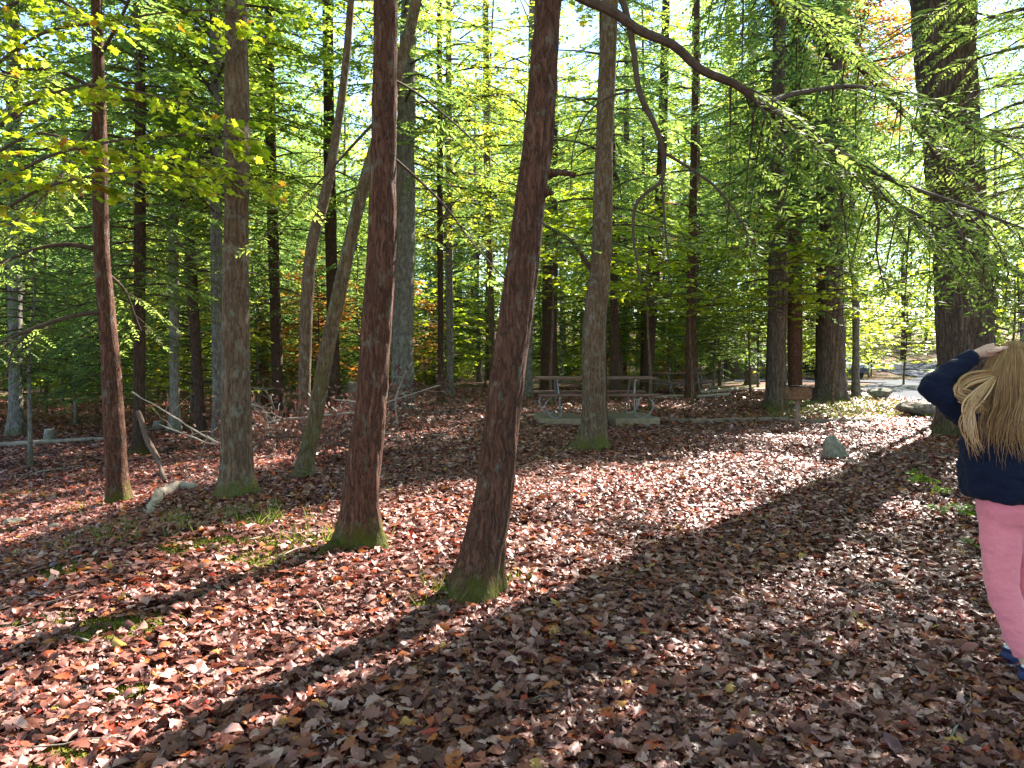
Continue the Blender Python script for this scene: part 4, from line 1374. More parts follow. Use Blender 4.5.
# ------------------------------------------------------------------ fallen branches, logs, stump
def fallen(name, label, pts, mat, cat="branch", twigs_=0, seed=0, leaves=0, group=None, sides=8, wl=.5):
    """pts: (px, py, width px, depth or None for on the ground)"""
    P, R = [], []
    for px, py, w, Yq in pts:
        if Yq is None:
            q = gp(px, py)
            q = q + [0, 0, w / 2 * q[1] / F * .8 + .02]
        else:
            q = at(px, py, Yq)
        P.append(q)
        R.append(w / 2 * q[1] / F * (.6 if cat == "branch" else .9))
    P = np.array(P)
    b = np.array([P[0][0], P[0][1], float(gh(P[0][0], P[0][1]))])
    r = np.random.default_rng(seed)
    g = Geo()
    tw_parts, gl = [], Geo()
    Q, RR = spline(P - b, R, 36)
    Q = Q + .012 * np.stack([vnoise(Q * 5, seed + a) for a in range(3)], -1)
    tube(g, Q, RR * (1 + .15 * vnoise(Q * 9, seed)), sides, 0)
    for i in range(twigs_):
        k = r.integers(6, 34)
        d = norm(r.normal(0, 1, 3) * [1, .6, .7] + [0, 0, .35])
        l = wl * r.uniform(.4, 1.2)
        t = np.linspace(0, 1, 6)
        T_ = Q[k] + d * (l * t)[:, None] + r.normal(0, .02, (6, 3)) * t[:, None] - np.array([0, 0, .12 * l]) * (t ** 2)[:, None]
        g2 = Geo()
        tube(g2, T_, np.linspace(RR[k] * .55, .002, 6), 5, 0)
        tw_parts.append(g2)
        if leaves:
            n = leaves
            pos = T_[-1] + r.normal(0, .1, (n, 3)) * [1.2, 1.2, 1]
            kites(gl, pos, norm(r.normal(0, 1, (n, 3)) + [0, 0, -.5]), norm(r.normal(0, 1, (n, 3))), r.uniform(.06, .12, n), r.uniform(.035, .06, n), 0, .45, .15)
    o = thing(name, label, cat, b, group, g.mesh(name, [M[mat]], True))
    if gl.n:
        obj("leaves", gl.mesh("leaves", M["dead_leaf"]), o)
    for g2 in tw_parts:
        obj("twig", g2.mesh("twig", M[mat], True), o)
    return o


fallen("broken_snag", "broken grey snag leaning against the dark trunk on the left", [(139, 412, 6, 10.9), (148, 440, 7, 10.6), (158, 460, 6, 10.2), (166, 482, 5, 9.7)], "dead_wood_brown", "snag", 2, 1, wl=.2)
fallen("fallen_branch", "bare pale branch slanting from the dark trunk toward the bank", [(132, 392, 1.8, 11.0), (170, 414, 2.4, 10.6), (205, 437, 3, 10.2), (224, 445, 3, 10.0)], "dead_wood", twigs_=4, seed=2)
fallen("fallen_branch", "thin pale branch rising left behind the brown bank tree", [(158, 424, 2, 10.8), (190, 436, 2.6, 10.4), (215, 444, 2.6, 10.2), (248, 432, 2, 10.2)], "dead_wood", twigs_=4, seed=3)
fallen("fallen_log", "bleached bent log lying on the left bank", [(150, 518, 7, None), (160, 502, 13, None), (178, 494, 13, None), (196, 492, 9, None)], "dead_wood", "log", 3, 4, wl=.25)
fallen("fallen_branch", "white forked branch lying over the bleached log", [(138, 486, 2, None), (170, 488, 3, None), (200, 480, 3, 8.9), (225, 464, 2, 9.0)], "dead_wood", twigs_=6, seed=5, wl=.35)
fallen("fallen_branch", "long grey branch crossing the brush pile behind the leaning trees", [(236, 432, 3.5, 10.6), (280, 420, 4, 10.6), (320, 416, 4, 10.6), (365, 410, 3.4, 10.4), (400, 398, 2.4, 10.2), (440, 385, 1.6, 10.0)], "dead_wood", twigs_=9, seed=6, leaves=0)
fallen("fallen_branch", "dead branch with reddish withered leaves right of the mossy hemlock", [(385, 432, 3.5, 11.0), (405, 405, 3, 11.0), (425, 390, 2.4, 11.0), (447, 380, 1.6, 11.0)], "dead_wood_brown", twigs_=16, seed=7, leaves=14, wl=.38)
fallen("fallen_branch", "curved dead bough arching up beside the grey trunk", [(398, 425, 3, 10.8), (396, 400, 3, 10.8), (403, 378, 2.4, 10.8), (412, 362, 1.6, 10.8)], "dead_wood", twigs_=3, seed=8)
fallen("fallen_branch", "low grey bough at the bottom of the brush pile", [(232, 464, 4, None), (262, 460, 4, None), (300, 462, 3, None)], "dead_wood", twigs_=8, seed=9)
fallen("fallen_branch", "tangled brown bough in the brush pile with dead leaves", [(240, 455, 3, 9.8), (265, 440, 3.4, 9.8), (300, 437, 3, 9.8), (345, 445, 2.4, 9.6)], "dead_wood_brown", twigs_=18, seed=10, leaves=9, wl=.45)
fallen("fallen_branch", "leafy dead bough heaped behind the mossy leaning tree", [(300, 440, 3, 10.6), (325, 428, 3, 10.4), (348, 436, 2.4, 10.2), (372, 440, 2, 10.2)], "dead_wood_brown", twigs_=18, seed=11, leaves=9, wl=.45)
fallen("fallen_branch", "crooked grey bough between the bank tree and the dark trunk", [(180, 448, 3, 11), (200, 436, 2.6, 11), (225, 428, 2, 11), (258, 425, 1.6, 11)], "dead_wood_brown", twigs_=14, seed=12, leaves=8, wl=.45)
fallen("fallen_branch", "long thin stick flat on the leaves right of the brush pile", [(418, 436, 3, None), (450, 439, 3, None), (482, 440, 2.4, None)], "dead_wood", twigs_=1, seed=13, wl=.2)
fallen("fallen_branch", "short stick lying right of the nearest hemlock's foot", [(535, 573, 5, None), (552, 570, 6, None), (572, 566, 5, None), (584, 560, 3, None)], "dead_wood_brown", seed=14)
fallen("fallen_branch", "straight pale pole lying on the shaded left floor", [(18, 478, 3, None), (50, 473, 3.4, None), (79, 468, 3, None)], "dead_wood", seed=15)
fallen("fallen_branch", "thin curved twig at the lower left near the camera", [(296, 768, 3, None), (310, 748, 3.4, None), (322, 732, 3, None)], "dead_wood", twigs_=1, seed=16, wl=.12)
fallen("fallen_log", "thin dark log lying behind the pointed stone toward the girl", [(862, 455, 3.4, None), (905, 458, 4, None), (958, 460, 4, None)], "dead_wood_brown", "log", seed=17)
fallen("fallen_log", "long pale log lying along the left clearing by the stump", [(-30, 449, 5, None), (20, 447, 6, None), (75, 443, 5, None), (128, 440, 4, None)], "dead_wood", "log", seed=18)
fallen("fallen_log", "dark log across the back of the left clearing", [(140, 432, 4, None), (175, 431, 4, None), (215, 433, 4, None)], "dead_wood_brown", "log", seed=19)


for i in range(26):
    px0, py0 = random.uniform(235, 385), random.uniform(425, 462)
    yb = gp(px0, py0)[1] - .1
    dx, dy = random.uniform(25, 60) * random.choice([-1, 1]), random.uniform(-42, 0)
    fallen("fallen_branch", "thin tangled bough with withered brown leaves in the brush pile", [(px0, py0, 3.4, yb), (px0 + dx * .5, py0 + dy * .8 - 4, 3, yb + random.uniform(-.4, .4)), (px0 + dx, py0 + dy, 2, yb + random.uniform(-.6, .6))], "dead_wood" if i % 3 else "dead_wood_brown", twigs_=9, seed=40 + i, leaves=(16 if i % 2 else 0), wl=.55, group="boughs of the brush pile")


def stump(label, px, py, wpx, h):
    b = gp(px, py)
    r0 = wpx / 2 * b[1] / F
    root = thing("tree_stump", label, "stump", b)
    P = np.array([(0, 0, -.3), (0, 0, 0), (.01, 0, h * .5), (.02, 0, h)])
    g = trunk_geo(P, [r0 * 1.1, r0 * 1.05, r0, r0 * .97], 28, 24, 7, flare=.4, flare_h=.12)
    obj("trunk", g.mesh("trunk", M["pale_bark"], True), root)
    g = Geo()
    tube(g, np.array([(.02, 0, h - .004), (.02, 0, h + .008)]), [r0 * .9, r0 * .88], 24)
    obj("cut_face", g.mesh("cut_face", M["stump_top"]), root)


stump("sunlit pale stump in the left clearing", 49, 443, 9, .3)
stump("low dark stump behind the leaning dark hemlock", 158, 430, 9, .22)
stump("reddish brown short stump behind the straight hemlock", 352, 412, 10, .85)


# ------------------------------------------------------------------ rocks
def rock(label, px, py, w, d, h, seed, mat, pts=None, rz=0.0, group=None):
    b = gp(px, py)
    import bmesh
    bm = bmesh.new()
    r = random.Random(seed)
    if pts is None:
        pts = []
        for i in range(22):
            v = Vector((r.gauss(0, 1), r.gauss(0, 1), r.gauss(0, 1))).normalized()
            pts.append((v.x * w / 2 * r.uniform(.85, 1.1), v.y * d / 2 * r.uniform(.85, 1.1), max(-.08, h * .45 + v.z * h * .55 * r.uniform(.85, 1.1))))
    for p_ in pts:
        bm.verts.new(p_)
    bmesh.ops.convex_hull(bm, input=bm.verts)
    bmesh.ops.delete(bm, geom=[v for v in bm.verts if not v.link_faces], context="VERTS")
    bmesh.ops.bevel(bm, geom=list(bm.edges), offset=min(w, h) * .05, segments=2, affect="EDGES", clamp_overlap=True)
    bmesh.ops.triangulate(bm, faces=bm.faces)
    bmesh.ops.subdivide_edges(bm, edges=bm.edges, cuts=2, use_grid_fill=True)
    co = np.array([v.co[:] for v in bm.verts])
    nz = vnoise(co / max(w, h) * 7, seed) * .02 * max(w, h) + vnoise(co / max(w, h) * 18, seed + 1) * .008 * max(w, h)
    bm.normal_update()
    for v, k in zip(bm.verts, nz):
        v.co += v.normal * float(k)
    me = bpy.data.meshes.new("rock")
    bm.to_mesh(me)
    bm.free()
    me.materials.append(M[mat])
    o = thing("rock", label, "rock", (b[0], b[1] + d * .3, float(gh(b[0], b[1] + d * .3)) - .02), group, me)
    o.rotation_euler = (0, 0, rz)
    return o


q = gp(838, 460)
u_ = q[1] / F
rock("pointed grey-green stone standing alone on the leaves", 838, 461, .4, .3, .4, 3, "rock", pts=[(-11 * u_, -.1, -.1), (-11 * u_, .14, -.1), (16 * u_, -.08, -.1), (15 * u_, .14, -.1), (-11 * u_, -.06, 20 * u_), (-9 * u_, .12, 21 * u_), (-5 * u_, 0, 28 * u_), (-1 * u_, .03, 28 * u_), (8 * u_, -.02, 17 * u_), (13 * u_, .08, 8 * u_), (12 * u_, -.1, 4 * u_)])
rock("small flat pale stone at the foot of the pointed stone", 853, 465, .34, .2, .09, 5, "rock_tan")
rock("large pale flat-topped rock beside the road, left of the girl", 922, 417, 1.05, .7, .42, 7, "rock_tan", rz=.2)
rock("mossy grey boulder at the road edge", 882, 399, .85, .6, .42, 8, "rock", rz=-.2)
rock("small grey rock left of the mossy boulder", 862, 394, .5, .4, .25, 9, "rock_tan")
rock("low rock half hidden at the left edge of the road", 852, 390, .5, .4, .22, 10, "rock")
rock("dark low rock on the shaded lower left slope", 10, 528, .32, .25, .12, 11, "rock")
rock("little grey rock beside the grass on the left slope", 50, 532, .2, .16, .1, 12, "rock_tan")


# ------------------------------------------------------------------ landscape timbers
def timber(label, p0, p1, hpx, mat="timber"):
    a, e = gp(*p0), gp(*p1)
    c = (a + e) / 2
    L = np.linalg.norm((e - a)[:2])
    h = hpx * c[1] / F
    rz = math.atan2(e[1] - a[1], e[0] - a[0])
    g = Geo()
    n = 12
    t = np.linspace(-L / 2, L / 2, n)
    P = np.stack([t, 0 * t, 0 * t + h / 2], -1)
    wx = c[0] + t * math.cos(rz)
    wy = c[1] + t * math.sin(rz)
    cz = float(gh(c[0], c[1]))
    P[:, 2] += gh(wx, wy) - cz - .015
    tube(g, P, np.full(n, h * .85), 8)
    o = thing("edging_timber", label, "timber", (c[0], c[1], cz), "timbers edging the picnic sites", g.mesh("edging_timber", M[mat]))
    o.rotation_euler = (0, 0, rz)


timber("weathered edging timber running behind the park grill post", (690, 424), (788, 422), 4)
timber("weathered edging timber running right of the park grill post", (790, 423), (872, 424), 4)
timber("long edging timber beyond the grey tree at the first table", (500, 416), (560, 417), 2.5)
timber("edging timber between the first table and the grill", (650, 421), (688, 423), 3.5)
timber("sunlit pale edging timber under the second picnic table", (655, 399), (730, 396), 3, "timber_pale")
timber("far edging timber left of the brown mossy trunk", (700, 394), (765, 391), 3, "timber_pale")


# ------------------------------------------------------------------ picnic tables
def picnic(label, px, py, rz, blocks, s=1.0, L=2.2, pale=False):
    b = gp(px, py)
    lift = 0.17 if blocks else 0.0
    root = thing("picnic_table", label, "picnic table", (b[0], b[1], float(gh(b[0], b[1])) + lift))
    root.rotation_euler = (0, 0, rz)
    mat = M["plank"]

    def boards(name, y0, n, w, z, parent=None):
        g = Geo()
        for i in range(n):
            box(g, (random.uniform(-.01, .01), y0 + (i - (n - 1) / 2) * (w + .008), z), (L, w, .042), bev=.006)
        return obj(name, g.mesh(name, mat), root)

    boards("table_top", 0, 5, .145, .76)
    boards("bench", -.68, 2, .13, .45)
    boards("bench", .68, 2, .13, .45)
    for sx in (-1, 1):
        x = sx * L * .33
        fr = Geo()
        box(fr, (x, 0, .725), (.05, .66, .03))
        box(fr, (x, 0, .40), (.05, 1.6, .03))
        fo = obj("frame", fr.mesh("frame", M["galv"]), root)
        for sy in (-1, 1):
            g = Geo()
            P, R = spline([(x + sx * .16, sy * .68, .42), (x + sx * .27, sy * .68, .28), (x + sx * .25, sy * .66, .16), (x + sx * .13, sy * .62, .02), (x - sx * .02, sy * .55, .03), (x - sx * .05, sy * .42, .2), (x, sy * .22, .72)], [.017] * 7, 36)
            tube(g, P, R, 8)
            obj("leg", g.mesh("leg", M["galv"], True), fo)
    if blocks:
        for i, sx in enumerate((-1, 1)):
            g = Geo()
            box(g, (0, 0, .065), (.86, 1.5, .24), bev=.012)
            c = b + np.array([math.cos(rz), math.sin(rz), 0]) * sx * L * .31
            o = thing("concrete_block", ["wide shaded concrete block under the left end of the first table", "wide concrete block with sunlit end under the right end of the first table"][i], "block", (c[0], c[1], float(gh(b[0], b[1])) - .01), None, g.mesh("concrete_block", M["concrete"]))
            o.rotation_euler = (0, 0, rz)
    return root


picnic("dark red plank picnic table on concrete blocks, behind the greyish tree", 594, 424, .05, True, L=2.35)
picnic("smaller far picnic table in sunlight right of the dark leaning trunk", 678, 395, .5, False, L=2.0)


# ------------------------------------------------------------------ park grill
def grill():
    b = gp(797, 430)
    root = thing("park_grill", "rusty pedestal barbecue grill on a thin post", "grill", b)
    root.rotation_euler = (0, 0, .15)
    g = Geo()
    tube(g, np.array([(0, 0, -.2), (0, 0, .58)]), [.04, .04], 12)
    obj("post", g.mesh("post", M["post"], True), root)
    g = Geo()
    w, d, h = .37, .34, .23
    z = .58
    box(g, (0, 0, z + .01), (w, d, .02))
    box(g, (0, -d / 2, z + h * .5), (w, .014, h * .9))
    box(g, (-w / 2, 0, z + h / 2), (.014, d, h))
    box(g, (w / 2, 0, z + h / 2), (.014, d, h))
    obj("firebox", g.mesh("firebox", M["rust"]), root)
    g = Geo()
    for i in range(13):
        y = -d / 2 + .03 + i * (d - .06) / 12
        tube(g, np.array([(-w / 2, y, z + h + .01), (w / 2, y, z + h + .01)]), [.006, .006], 6)
    for x in (-w / 2 + .02, w / 2 - .02):
        tube(g, np.array([(x, -d / 2 - .05, z + h + .02), (x, d / 2, z + h + .02)]), [.009, .009], 6)
    obj("grate", g.mesh("grate", M["soot"]), root)
    g = Geo()
    box(g, (w / 2 + .04, -.02, z + h * .55), (.05, .26, h * .9), bev=.008)
    obj("side_plate", g.mesh("side_plate", M["soot"]), root)
    for sx in (-1, 1):
        g = Geo()
        P, R = spline([(sx * .16, -d / 2 - .05, z + h + .02), (sx * .16, -d / 2 - .13, z + h + .03), (sx * .16, -d / 2 - .2, z + h + .03)], [.009] * 3, 8)
        tube(g, P, R, 6)
        obj("handle", g.mesh("handle", M["soot"]), root)


grill()


# ------------------------------------------------------------------ parked car, mostly hidden by the broad trunk
def car():
    b = at(826, 381, 40.0)
    root = thing("parked_car", "dark car parked beyond the broad trunk near the road", "car", (b[0], b[1], float(gh(b[0], b[1])) + .05))
    root.rotation_euler = (0, 0, .35)
    # side profile along y (front towards -y), lofted across x with tumblehome
    prof = [(-2.1, .35), (-2.15, .6), (-2.0, .78), (-1.2, .92), (-.55, 1.38), (.5, 1.45), (1.3, 1.32), (1.95, .98), (2.1, .7), (2.08, .35)]
    g = Geo()
    xs = [-.86, -.8, -.6, 0, .6, .8, .86]
    V = []
    for x in xs:
        k = abs(x) / .86
        for y, z in prof:
            zz = z - (.05 * k ** 4 if z > .6 else 0)
            yy = y * (1 - .06 * k ** 3)
            xx = x * (1 - .22 * max(0, (z - .92)) / .5)
            V.append((xx, yy, zz))
    n = len(prof)
    Fq = []
    for i in range(len(xs) - 1):
        for j in range(n - 1):
            Fq.append([i * n + j, i * n + j + 1, (i + 1) * n + j + 1, (i + 1) * n + j])
        Fq.append([i * n + n - 1, i * n, (i + 1) * n, (i + 1) * n + n - 1])
    g.add(V, Fq)
    for i in (0, len(xs) - 1):
        g.F.append(np.array([[i * n + j for j in (range(n) if i else range(n - 1, -1, -1))]], np.int64))
        g.M.append(np.zeros(1, np.int32))
    obj("body", g.mesh("body", M["car_paint"], False), root)
    for nm, y0, z0, y1, z1 in (("windscreen", -1.15, .97, -.6, 1.36), ("rear_window", 1.85, 1.06, 1.34, 1.33)):
        g = Geo()
        dy = -.02 if y0 < 0 else .02
        V = [(-.68, y0 + dy, z0 + .02), (.68, y0 + dy, z0 + .02), (.58, y1 + dy, z1 + .02), (-.58, y1 + dy, z1 + .02)]
        V2 = [(x, y - dy * .5, z - .02) for x, y, z in V]
        g.add(V + V2, [[0, 1, 2, 3], [7, 6, 5, 4], [0, 4, 5, 1], [1, 5, 6, 2], [2, 6, 7, 3], [3, 7, 4, 0]])
        obj(nm, g.mesh(nm, M["glass_dark"]), root)
    for sx in (-1, 1):
        g = Geo()
        V = [(sx * .845, -.9, .98), (sx * .845, 1.5, .98), (sx * .73, 1.1, 1.3), (sx * .72, -.45, 1.32)]
        V2 = [(x - sx * .03, y, z) for x, y, z in V]
        g.add(V + V2, [[0, 1, 2, 3], [7, 6, 5, 4], [0, 4, 5, 1], [1, 5, 6, 2], [2, 6, 7, 3], [3, 7, 4, 0]])
        obj("side_window", g.mesh("side_window", M["glass_dark"]), root)
        g = Geo()
        box(g, (sx * .6, -2.09, .66), (.36, .1, .13), bev=.03)
        obj("headlight", g.mesh("headlight", M["lamp_glass"]), root)
        for y in (-1.35, 1.35):
            wh = obj("wheel", None, root, (sx * .78, y, .31))
            g = Geo()
            tube(g, np.array([(-.1, 0, 0), (-.08, 0, 0), (.08, 0, 0), (.1, 0, 0)]), [.27, .31, .31, .27], 28)
            obj("tyre", g.mesh("tyre", M["rubber"], False), wh)
            g = Geo()
            tube(g, np.array([(sx * .09, 0, 0), (sx * .112, 0, 0)]), [.19, .17], 20)
            obj("rim", g.mesh("rim", M["galv"], False), wh)


car()

# ------------------------------------------------------------------ weeds
def weed(label, px, py, n, s, seed):
    b = gp(px, py)
    r = np.random.default_rng(seed)
    g = Geo()
    for i in range(n):
        a = r.uniform(0, 2 * PI)
        d = np.array([math.cos(a), math.sin(a), 0]) * r.uniform(.3, 1)
        P = np.array([(0, 0, 0), (d[0] * .05, d[1] * .05, s * .5), (d[0] * .14, d[1] * .14, s * r.uniform(.6, 1.1))])
        P[1:, :2] *= s / .15
        tube(g, P, [.002, .0018, .0012], 4, 0, False)
        k = 6
        u = r.uniform(.5, 1, k)
        pos = P[1] + (P[2] - P[1]) * u[:, None]
        dd = norm(r.normal(0, 1, (k, 3)) * [1, 1, .3])
        kites(g, pos, dd, norm(r.normal(0, .35, (k, 3)) + [0, 0, 1]), r.uniform(.04, .08, k) * s / .15, r.uniform(.025, .045, k) * s / .15, 1, .45, .1)
    thing("weed", label, "plant", b + [0, 0, .02], "green weeds near the girl", g.mesh("weed", [M["twig"], M["weed_leaf"]]))


weed("bright green weed left of the girl's sweatshirt hem", 925, 492, 12, .16, 1)
weed("small green weed just below and right of the first one", 940, 500, 7, .12, 2)
weed("green weed touching the girl's pink hip", 965, 526, 13, .15, 3)
weed("low green weed left of the girl's thigh", 938, 522, 8, .12, 4)
weed("tiny green weed beside the girl's knee", 972, 556, 4, .09, 5)
weed("small green weed near the pointed stone", 914, 480, 5, .1, 6)


# ------------------------------------------------------------------ the girl
def girl():
    Y0 = 3.42
    base = at(1016, 678, Y0)
    base[2] = float(gh(base[0], base[1]))
    root = thing("person", "girl with long blond hair seen from behind, navy sweatshirt and pink leggings, arm raised", "person", base)

    def L(px, py, y=Y0):
        return at(px, py, y) - base

    u = Y0 / F

    def finish(name, g, mat, voxel, smooth=2, disp=None, parent=root):
        o = obj(name, g.mesh(name, mat, True), parent)
        rm = o.modifiers.new("fuse", "REMESH")
        rm.mode = "VOXEL"
        rm.voxel_size = voxel
        rm.use_smooth_shade = True
        if smooth:
            s = o.modifiers.new("smooth", "SMOOTH")
            s.factor = .5
            s.iterations = smooth
        if disp:
            tx = bpy.data.textures.new(name + "_folds", "CLOUDS")
            tx.noise_scale = disp[1]
            dm = o.modifiers.new("folds", "DISPLACE")
            dm.texture = tx
            dm.strength = disp[0]
            dm.mid_level = .5
        return o

    def limb(g, pts, R, n=26, sides=18, ell=None):
        P, RR = spline(np.array(pts), R, n)
        tube(g, P, RR, sides, 0, True, None, ell)

    def rings(g, rows, sides=36):
        """closed loft of flat elliptical rings: centre, half width x, half depth y, tilt"""
        a = np.linspace(0, 2 * PI, sides, endpoint=False)
        V = []
        for c, rx, ry, tilt in rows:
            x = rx * np.sign(np.cos(a)) * np.abs(np.cos(a)) ** .85
            y = ry * np.sign(np.sin(a)) * np.abs(np.sin(a)) ** .85
            V.append(np.stack([c[0] + x, c[1] + y, c[2] + x * tilt], -1))
        V = np.concatenate(V)
        n = len(rows)
        i, j = np.meshgrid(np.arange(n - 1), np.arange(sides), indexing="ij")
        q = (i * sides + j).ravel()
        q1 = (i * sides + (j + 1) % sides).ravel()
        g.add(V, np.stack([q, q1, q1 + sides, q + sides], -1))
        b0 = g.n - n * sides
        g.F.append((b0 + np.arange(sides)[::-1])[None].astype(np.int64))
        g.M.append(np.zeros(1, np.int32))
        g.F.append((b0 + (n - 1) * sides + np.arange(sides))[None].astype(np.int64))
        g.M.append(np.zeros(1, np.int32))

    head = L(1012, 369)
    neck = L(1012, 402)
    shL, shR = L(978, 420), L(1046, 420)
    elL, haL = L(931, 387, Y0 + .02), L(978, 353, Y0 + .04)
    elR, haR = L(1093, 387, Y0 + .02), L(1046, 353, Y0 + .04)
    hipL, hipR = L(1000, 515), L(1030, 515)
    knL, anL = L(1002, 588, Y0 - .05), L(1030, 668, Y0 - .13)
    knR, anR = L(1022, 590, Y0 + .05), L(1012, 655, Y0 + .09)
    pel = L(1012, 500)

    # --- body: one continuous surface
    g = Geo()
    rings(g, [(pel + [0, 0, -.06], .11, .08, 0), (pel + [0, 0, .02], .125, .09, 0), (L(1012, 465), .115, .085, 0), (L(1012, 435), .13, .09, 0), (L(1012, 415), .135, .075, 0), (L(1012, 404), .06, .05, 0)])
    limb(g, [L(1012, 412), neck, head + [0, .0, -.06]], [.048, .044, .045], 12)
    rings(g, [(head + [0, .015, -.115], .03, .03, 0), (head + [0, .02, -.095], .052, .062, 0), (head + [0, .01, -.05], .068, .085, 0), (head, .076, .095, 0), (head + [0, -.005, .05], .073, .092, 0), (head + [0, -.005, .085], .052, .066, 0), (head + [0, 0, .105], .02, .025, 0)])
    limb(g, [head + [0, .09, .01], head + [0, .108, -.02], head + [0, .098, -.032]], [.008, .012, .01], 8, 10)
    limb(g, [head + [-.02, .085, -.065], head + [0, .09, -.065], head + [.02, .085, -.065]], [.006, .008, .006], 8, 8)
    for s in (-1, 1):
        limb(g, [head + [s * .072, -.005, -.03], head + [s * .084, -.012, 0], head + [s * .078, -.012, .025]], [.009, .013, .009], 8, 10)
    for sh, el, ha, s in ((shL, elL, haL, -1), (shR, elR, haR, 1)):
        limb(g, [sh, (sh + el) / 2, el], [.042, .036, .027], 16)
        limb(g, [el, el * .4 + ha * .6, ha], [.027, .03, .021], 16)
        d = norm(head + [s * .03, -.02, .1] - ha)
        sd_ = np.array([0, 1., 0])
        # palm and five fingers laid over the crown of the head
        limb(g, [ha, ha + d * .035, ha + d * .07], [.022, .03, .03], 10, 14, .6)
        for k, (off, ln) in enumerate(((-.03, .052), (-.011, .066), (.009, .07), (.028, .06))):
            p0 = ha + d * .065 + sd_ * off
            dn = np.array([-s * .012, 0, -.012])
            limb(g, [p0 - d * .015, p0 + d * ln * .4, p0 + d * ln * .75 + dn * .5, p0 + d * ln + dn * 1.4], [.010, .009, .008, .0065], 10, 10)
        p0 = ha + d * .02 - sd_ * .028
        limb(g, [p0, p0 - sd_ * .018 + d * .022, p0 - sd_ * .022 + d * .05], [.011, .010, .0075], 8, 10)
    for hp, kn, an, s in ((hipL, knL, anL, -1), (hipR, knR, anR, 1)):
        limb(g, [hp + [0, 0, .03], hp + (kn - hp) * .4, kn, kn + (an - kn) * .3, an], [.062, .058, .042, .04, .03], 24)
        f = norm(np.array([.75, .6, 0]))
        limb(g, [an, an + [0, 0, -.035] + f * .02, an + [0, 0, -.055] + f * .09], [.03, .032, .028], 10, 14)
    finish("body", g, M["skin"], .0055, 2)
    for s in (-1, 1):
        g = Geo()
        c = head + [s * .032, .083, .005]
        rings(g, [(c + [0, 0, z], math.sqrt(max(1e-6, .012 ** 2 - z * z)), math.sqrt(max(1e-6, .012 ** 2 - z * z)), 0) for z in np.linspace(-.0118, .0118, 9)], 16)
        obj("eye", g.mesh("eye", M["sole"], True), root)

    # --- leggings
    g = Geo()
    rings(g, [(pel + [0, 0, -.10], .135, .105, 0), (pel + [0, -.01, -.03], .148, .118, 0), (pel + [0, -.005, .05], .14, .108, 0), (pel + [0, 0, .13], .13, .1, 0)])
    for hp, kn, an, hemf in ((hipL, knL, anL, .86), (hipR, knR, anR, .80)):
        end = kn + (an - kn) * hemf
        limb(g, [hp + [0, 0, .02], hp + (kn - hp) * .35, hp + (kn - hp) * .75, kn, kn + (end - kn) * .35, kn + (end - kn) * .75, end], [.084, .083, .072, .066, .062, .053, .046], 40, 24)
    finish("leggings", g, M["leggings"], .008, 3, (.014, .055))

    # --- sweatshirt
    g = Geo()
    rows = []
    for px, py, rx, ry, tilt in ((1014, 501, .205, .15, -.10), (1014, 494, .222, .165, -.10), (1013, 470, .222, .16, -.05), (1012, 445, .208, .145, 0), (1012, 428, .192, .125, 0), (1012, 417, .158, .105, 0), (1012, 408, .105, .08, 0), (1012, 402, .06, .06, 0)):
        rows.append((L(px, py), rx, ry, tilt))
    rings(g, rows)
    for sh, el, ha in ((shL, elL, haL), (shR, elR, haR)):
        limb(g, [sh + (el - sh) * -.25, sh + (el - sh) * .3, sh + (el - sh) * .75, el, el + (el - sh) * .16], [.08, .07, .057, .05, .04], 26, 22)
        limb(g, [el - (ha - el) * .12, el, el + (ha - el) * .25, el + (ha - el) * .6, el + (ha - el) * .88, el + (ha - el) * .93], [.04, .05, .05, .046, .039, .034], 26, 22)
    finish("sweatshirt", g, M["sweater"], .009, 3, (.03, .07))

    # --- shoes
    for an, yaw, nm in ((anL, .5, 0), (anR, .45, 1)):
        f = np.array([math.cos(yaw), math.sin(yaw), 0])
        sd_ = np.array([-f[1], f[0], 0])
        gz = float(gh(an[0] + base[0], an[1] + base[1])) - base[2] + .018
        heel = np.array([an[0], an[1], gz]) - f * .055
        sh = obj("shoe", None, root)
        g = Geo()
        prof = [(0, .026, 0), (.02, .033, 0), (.06, .034, 0), (.11, .034, .002), (.16, .041, .004), (.2, .038, .004), (.225, .026, .004), (.236, .01, .004)]
        V, n = [], len(prof)
        for lift in (0, .026):
            for s in (-1, 1):
                V += [heel + f * x + sd_ * s * w * (1.04 if lift else 1) + sd_ * o + np.array([0, 0, lift + .012 * (x > .19)]) for x, w, o in prof]
        V = np.array(V)
        Fq = []
        for i in range(n - 1):
            Fq += [[i, i + 1, n + i + 1, n + i], [2 * n + i, 3 * n + i, 3 * n + i + 1, 2 * n + i + 1], [i, 2 * n + i, 2 * n + i + 1, i + 1], [n + i, n + i + 1, 3 * n + i + 1, 3 * n + i]]
        Fq += [[0, n, 3 * n, 2 * n], [n - 1, 3 * n - 1, 4 * n - 1, 2 * n - 1]]
        Fq[-1] = [n - 1, 3 * n - 1, 4 * n - 1, 2 * n - 1]
        g.add(V, Fq)
        obj("sole", g.mesh("sole", M["sole"], False), sh)
        g = Geo()
        up = np.array([0, 0, 1.])
        limb(g, [heel + f * .02 + up * .05, heel + f * .06 + up * .055, heel + f * .11 + up * .05, heel + f * .16 + up * .045, heel + f * .205 + up * .04], [.036, .041, .040, .036, .024], 20, 18)
        limb(g, [heel + f * .045 + up * .04, heel + f * .05 + up * .085], [.036, .036], 8, 18)
        o = finish("upper", g, M["shoe"], .006, 2, parent=sh)
        g = Geo()
        P = heel + f * .05 + up * .085
        a = np.linspace(0, 2 * PI, 21)
        tube(g, P + .034 * (np.cos(a)[:, None] * f + np.sin(a)[:, None] * sd_), np.full(21, .009), 8)
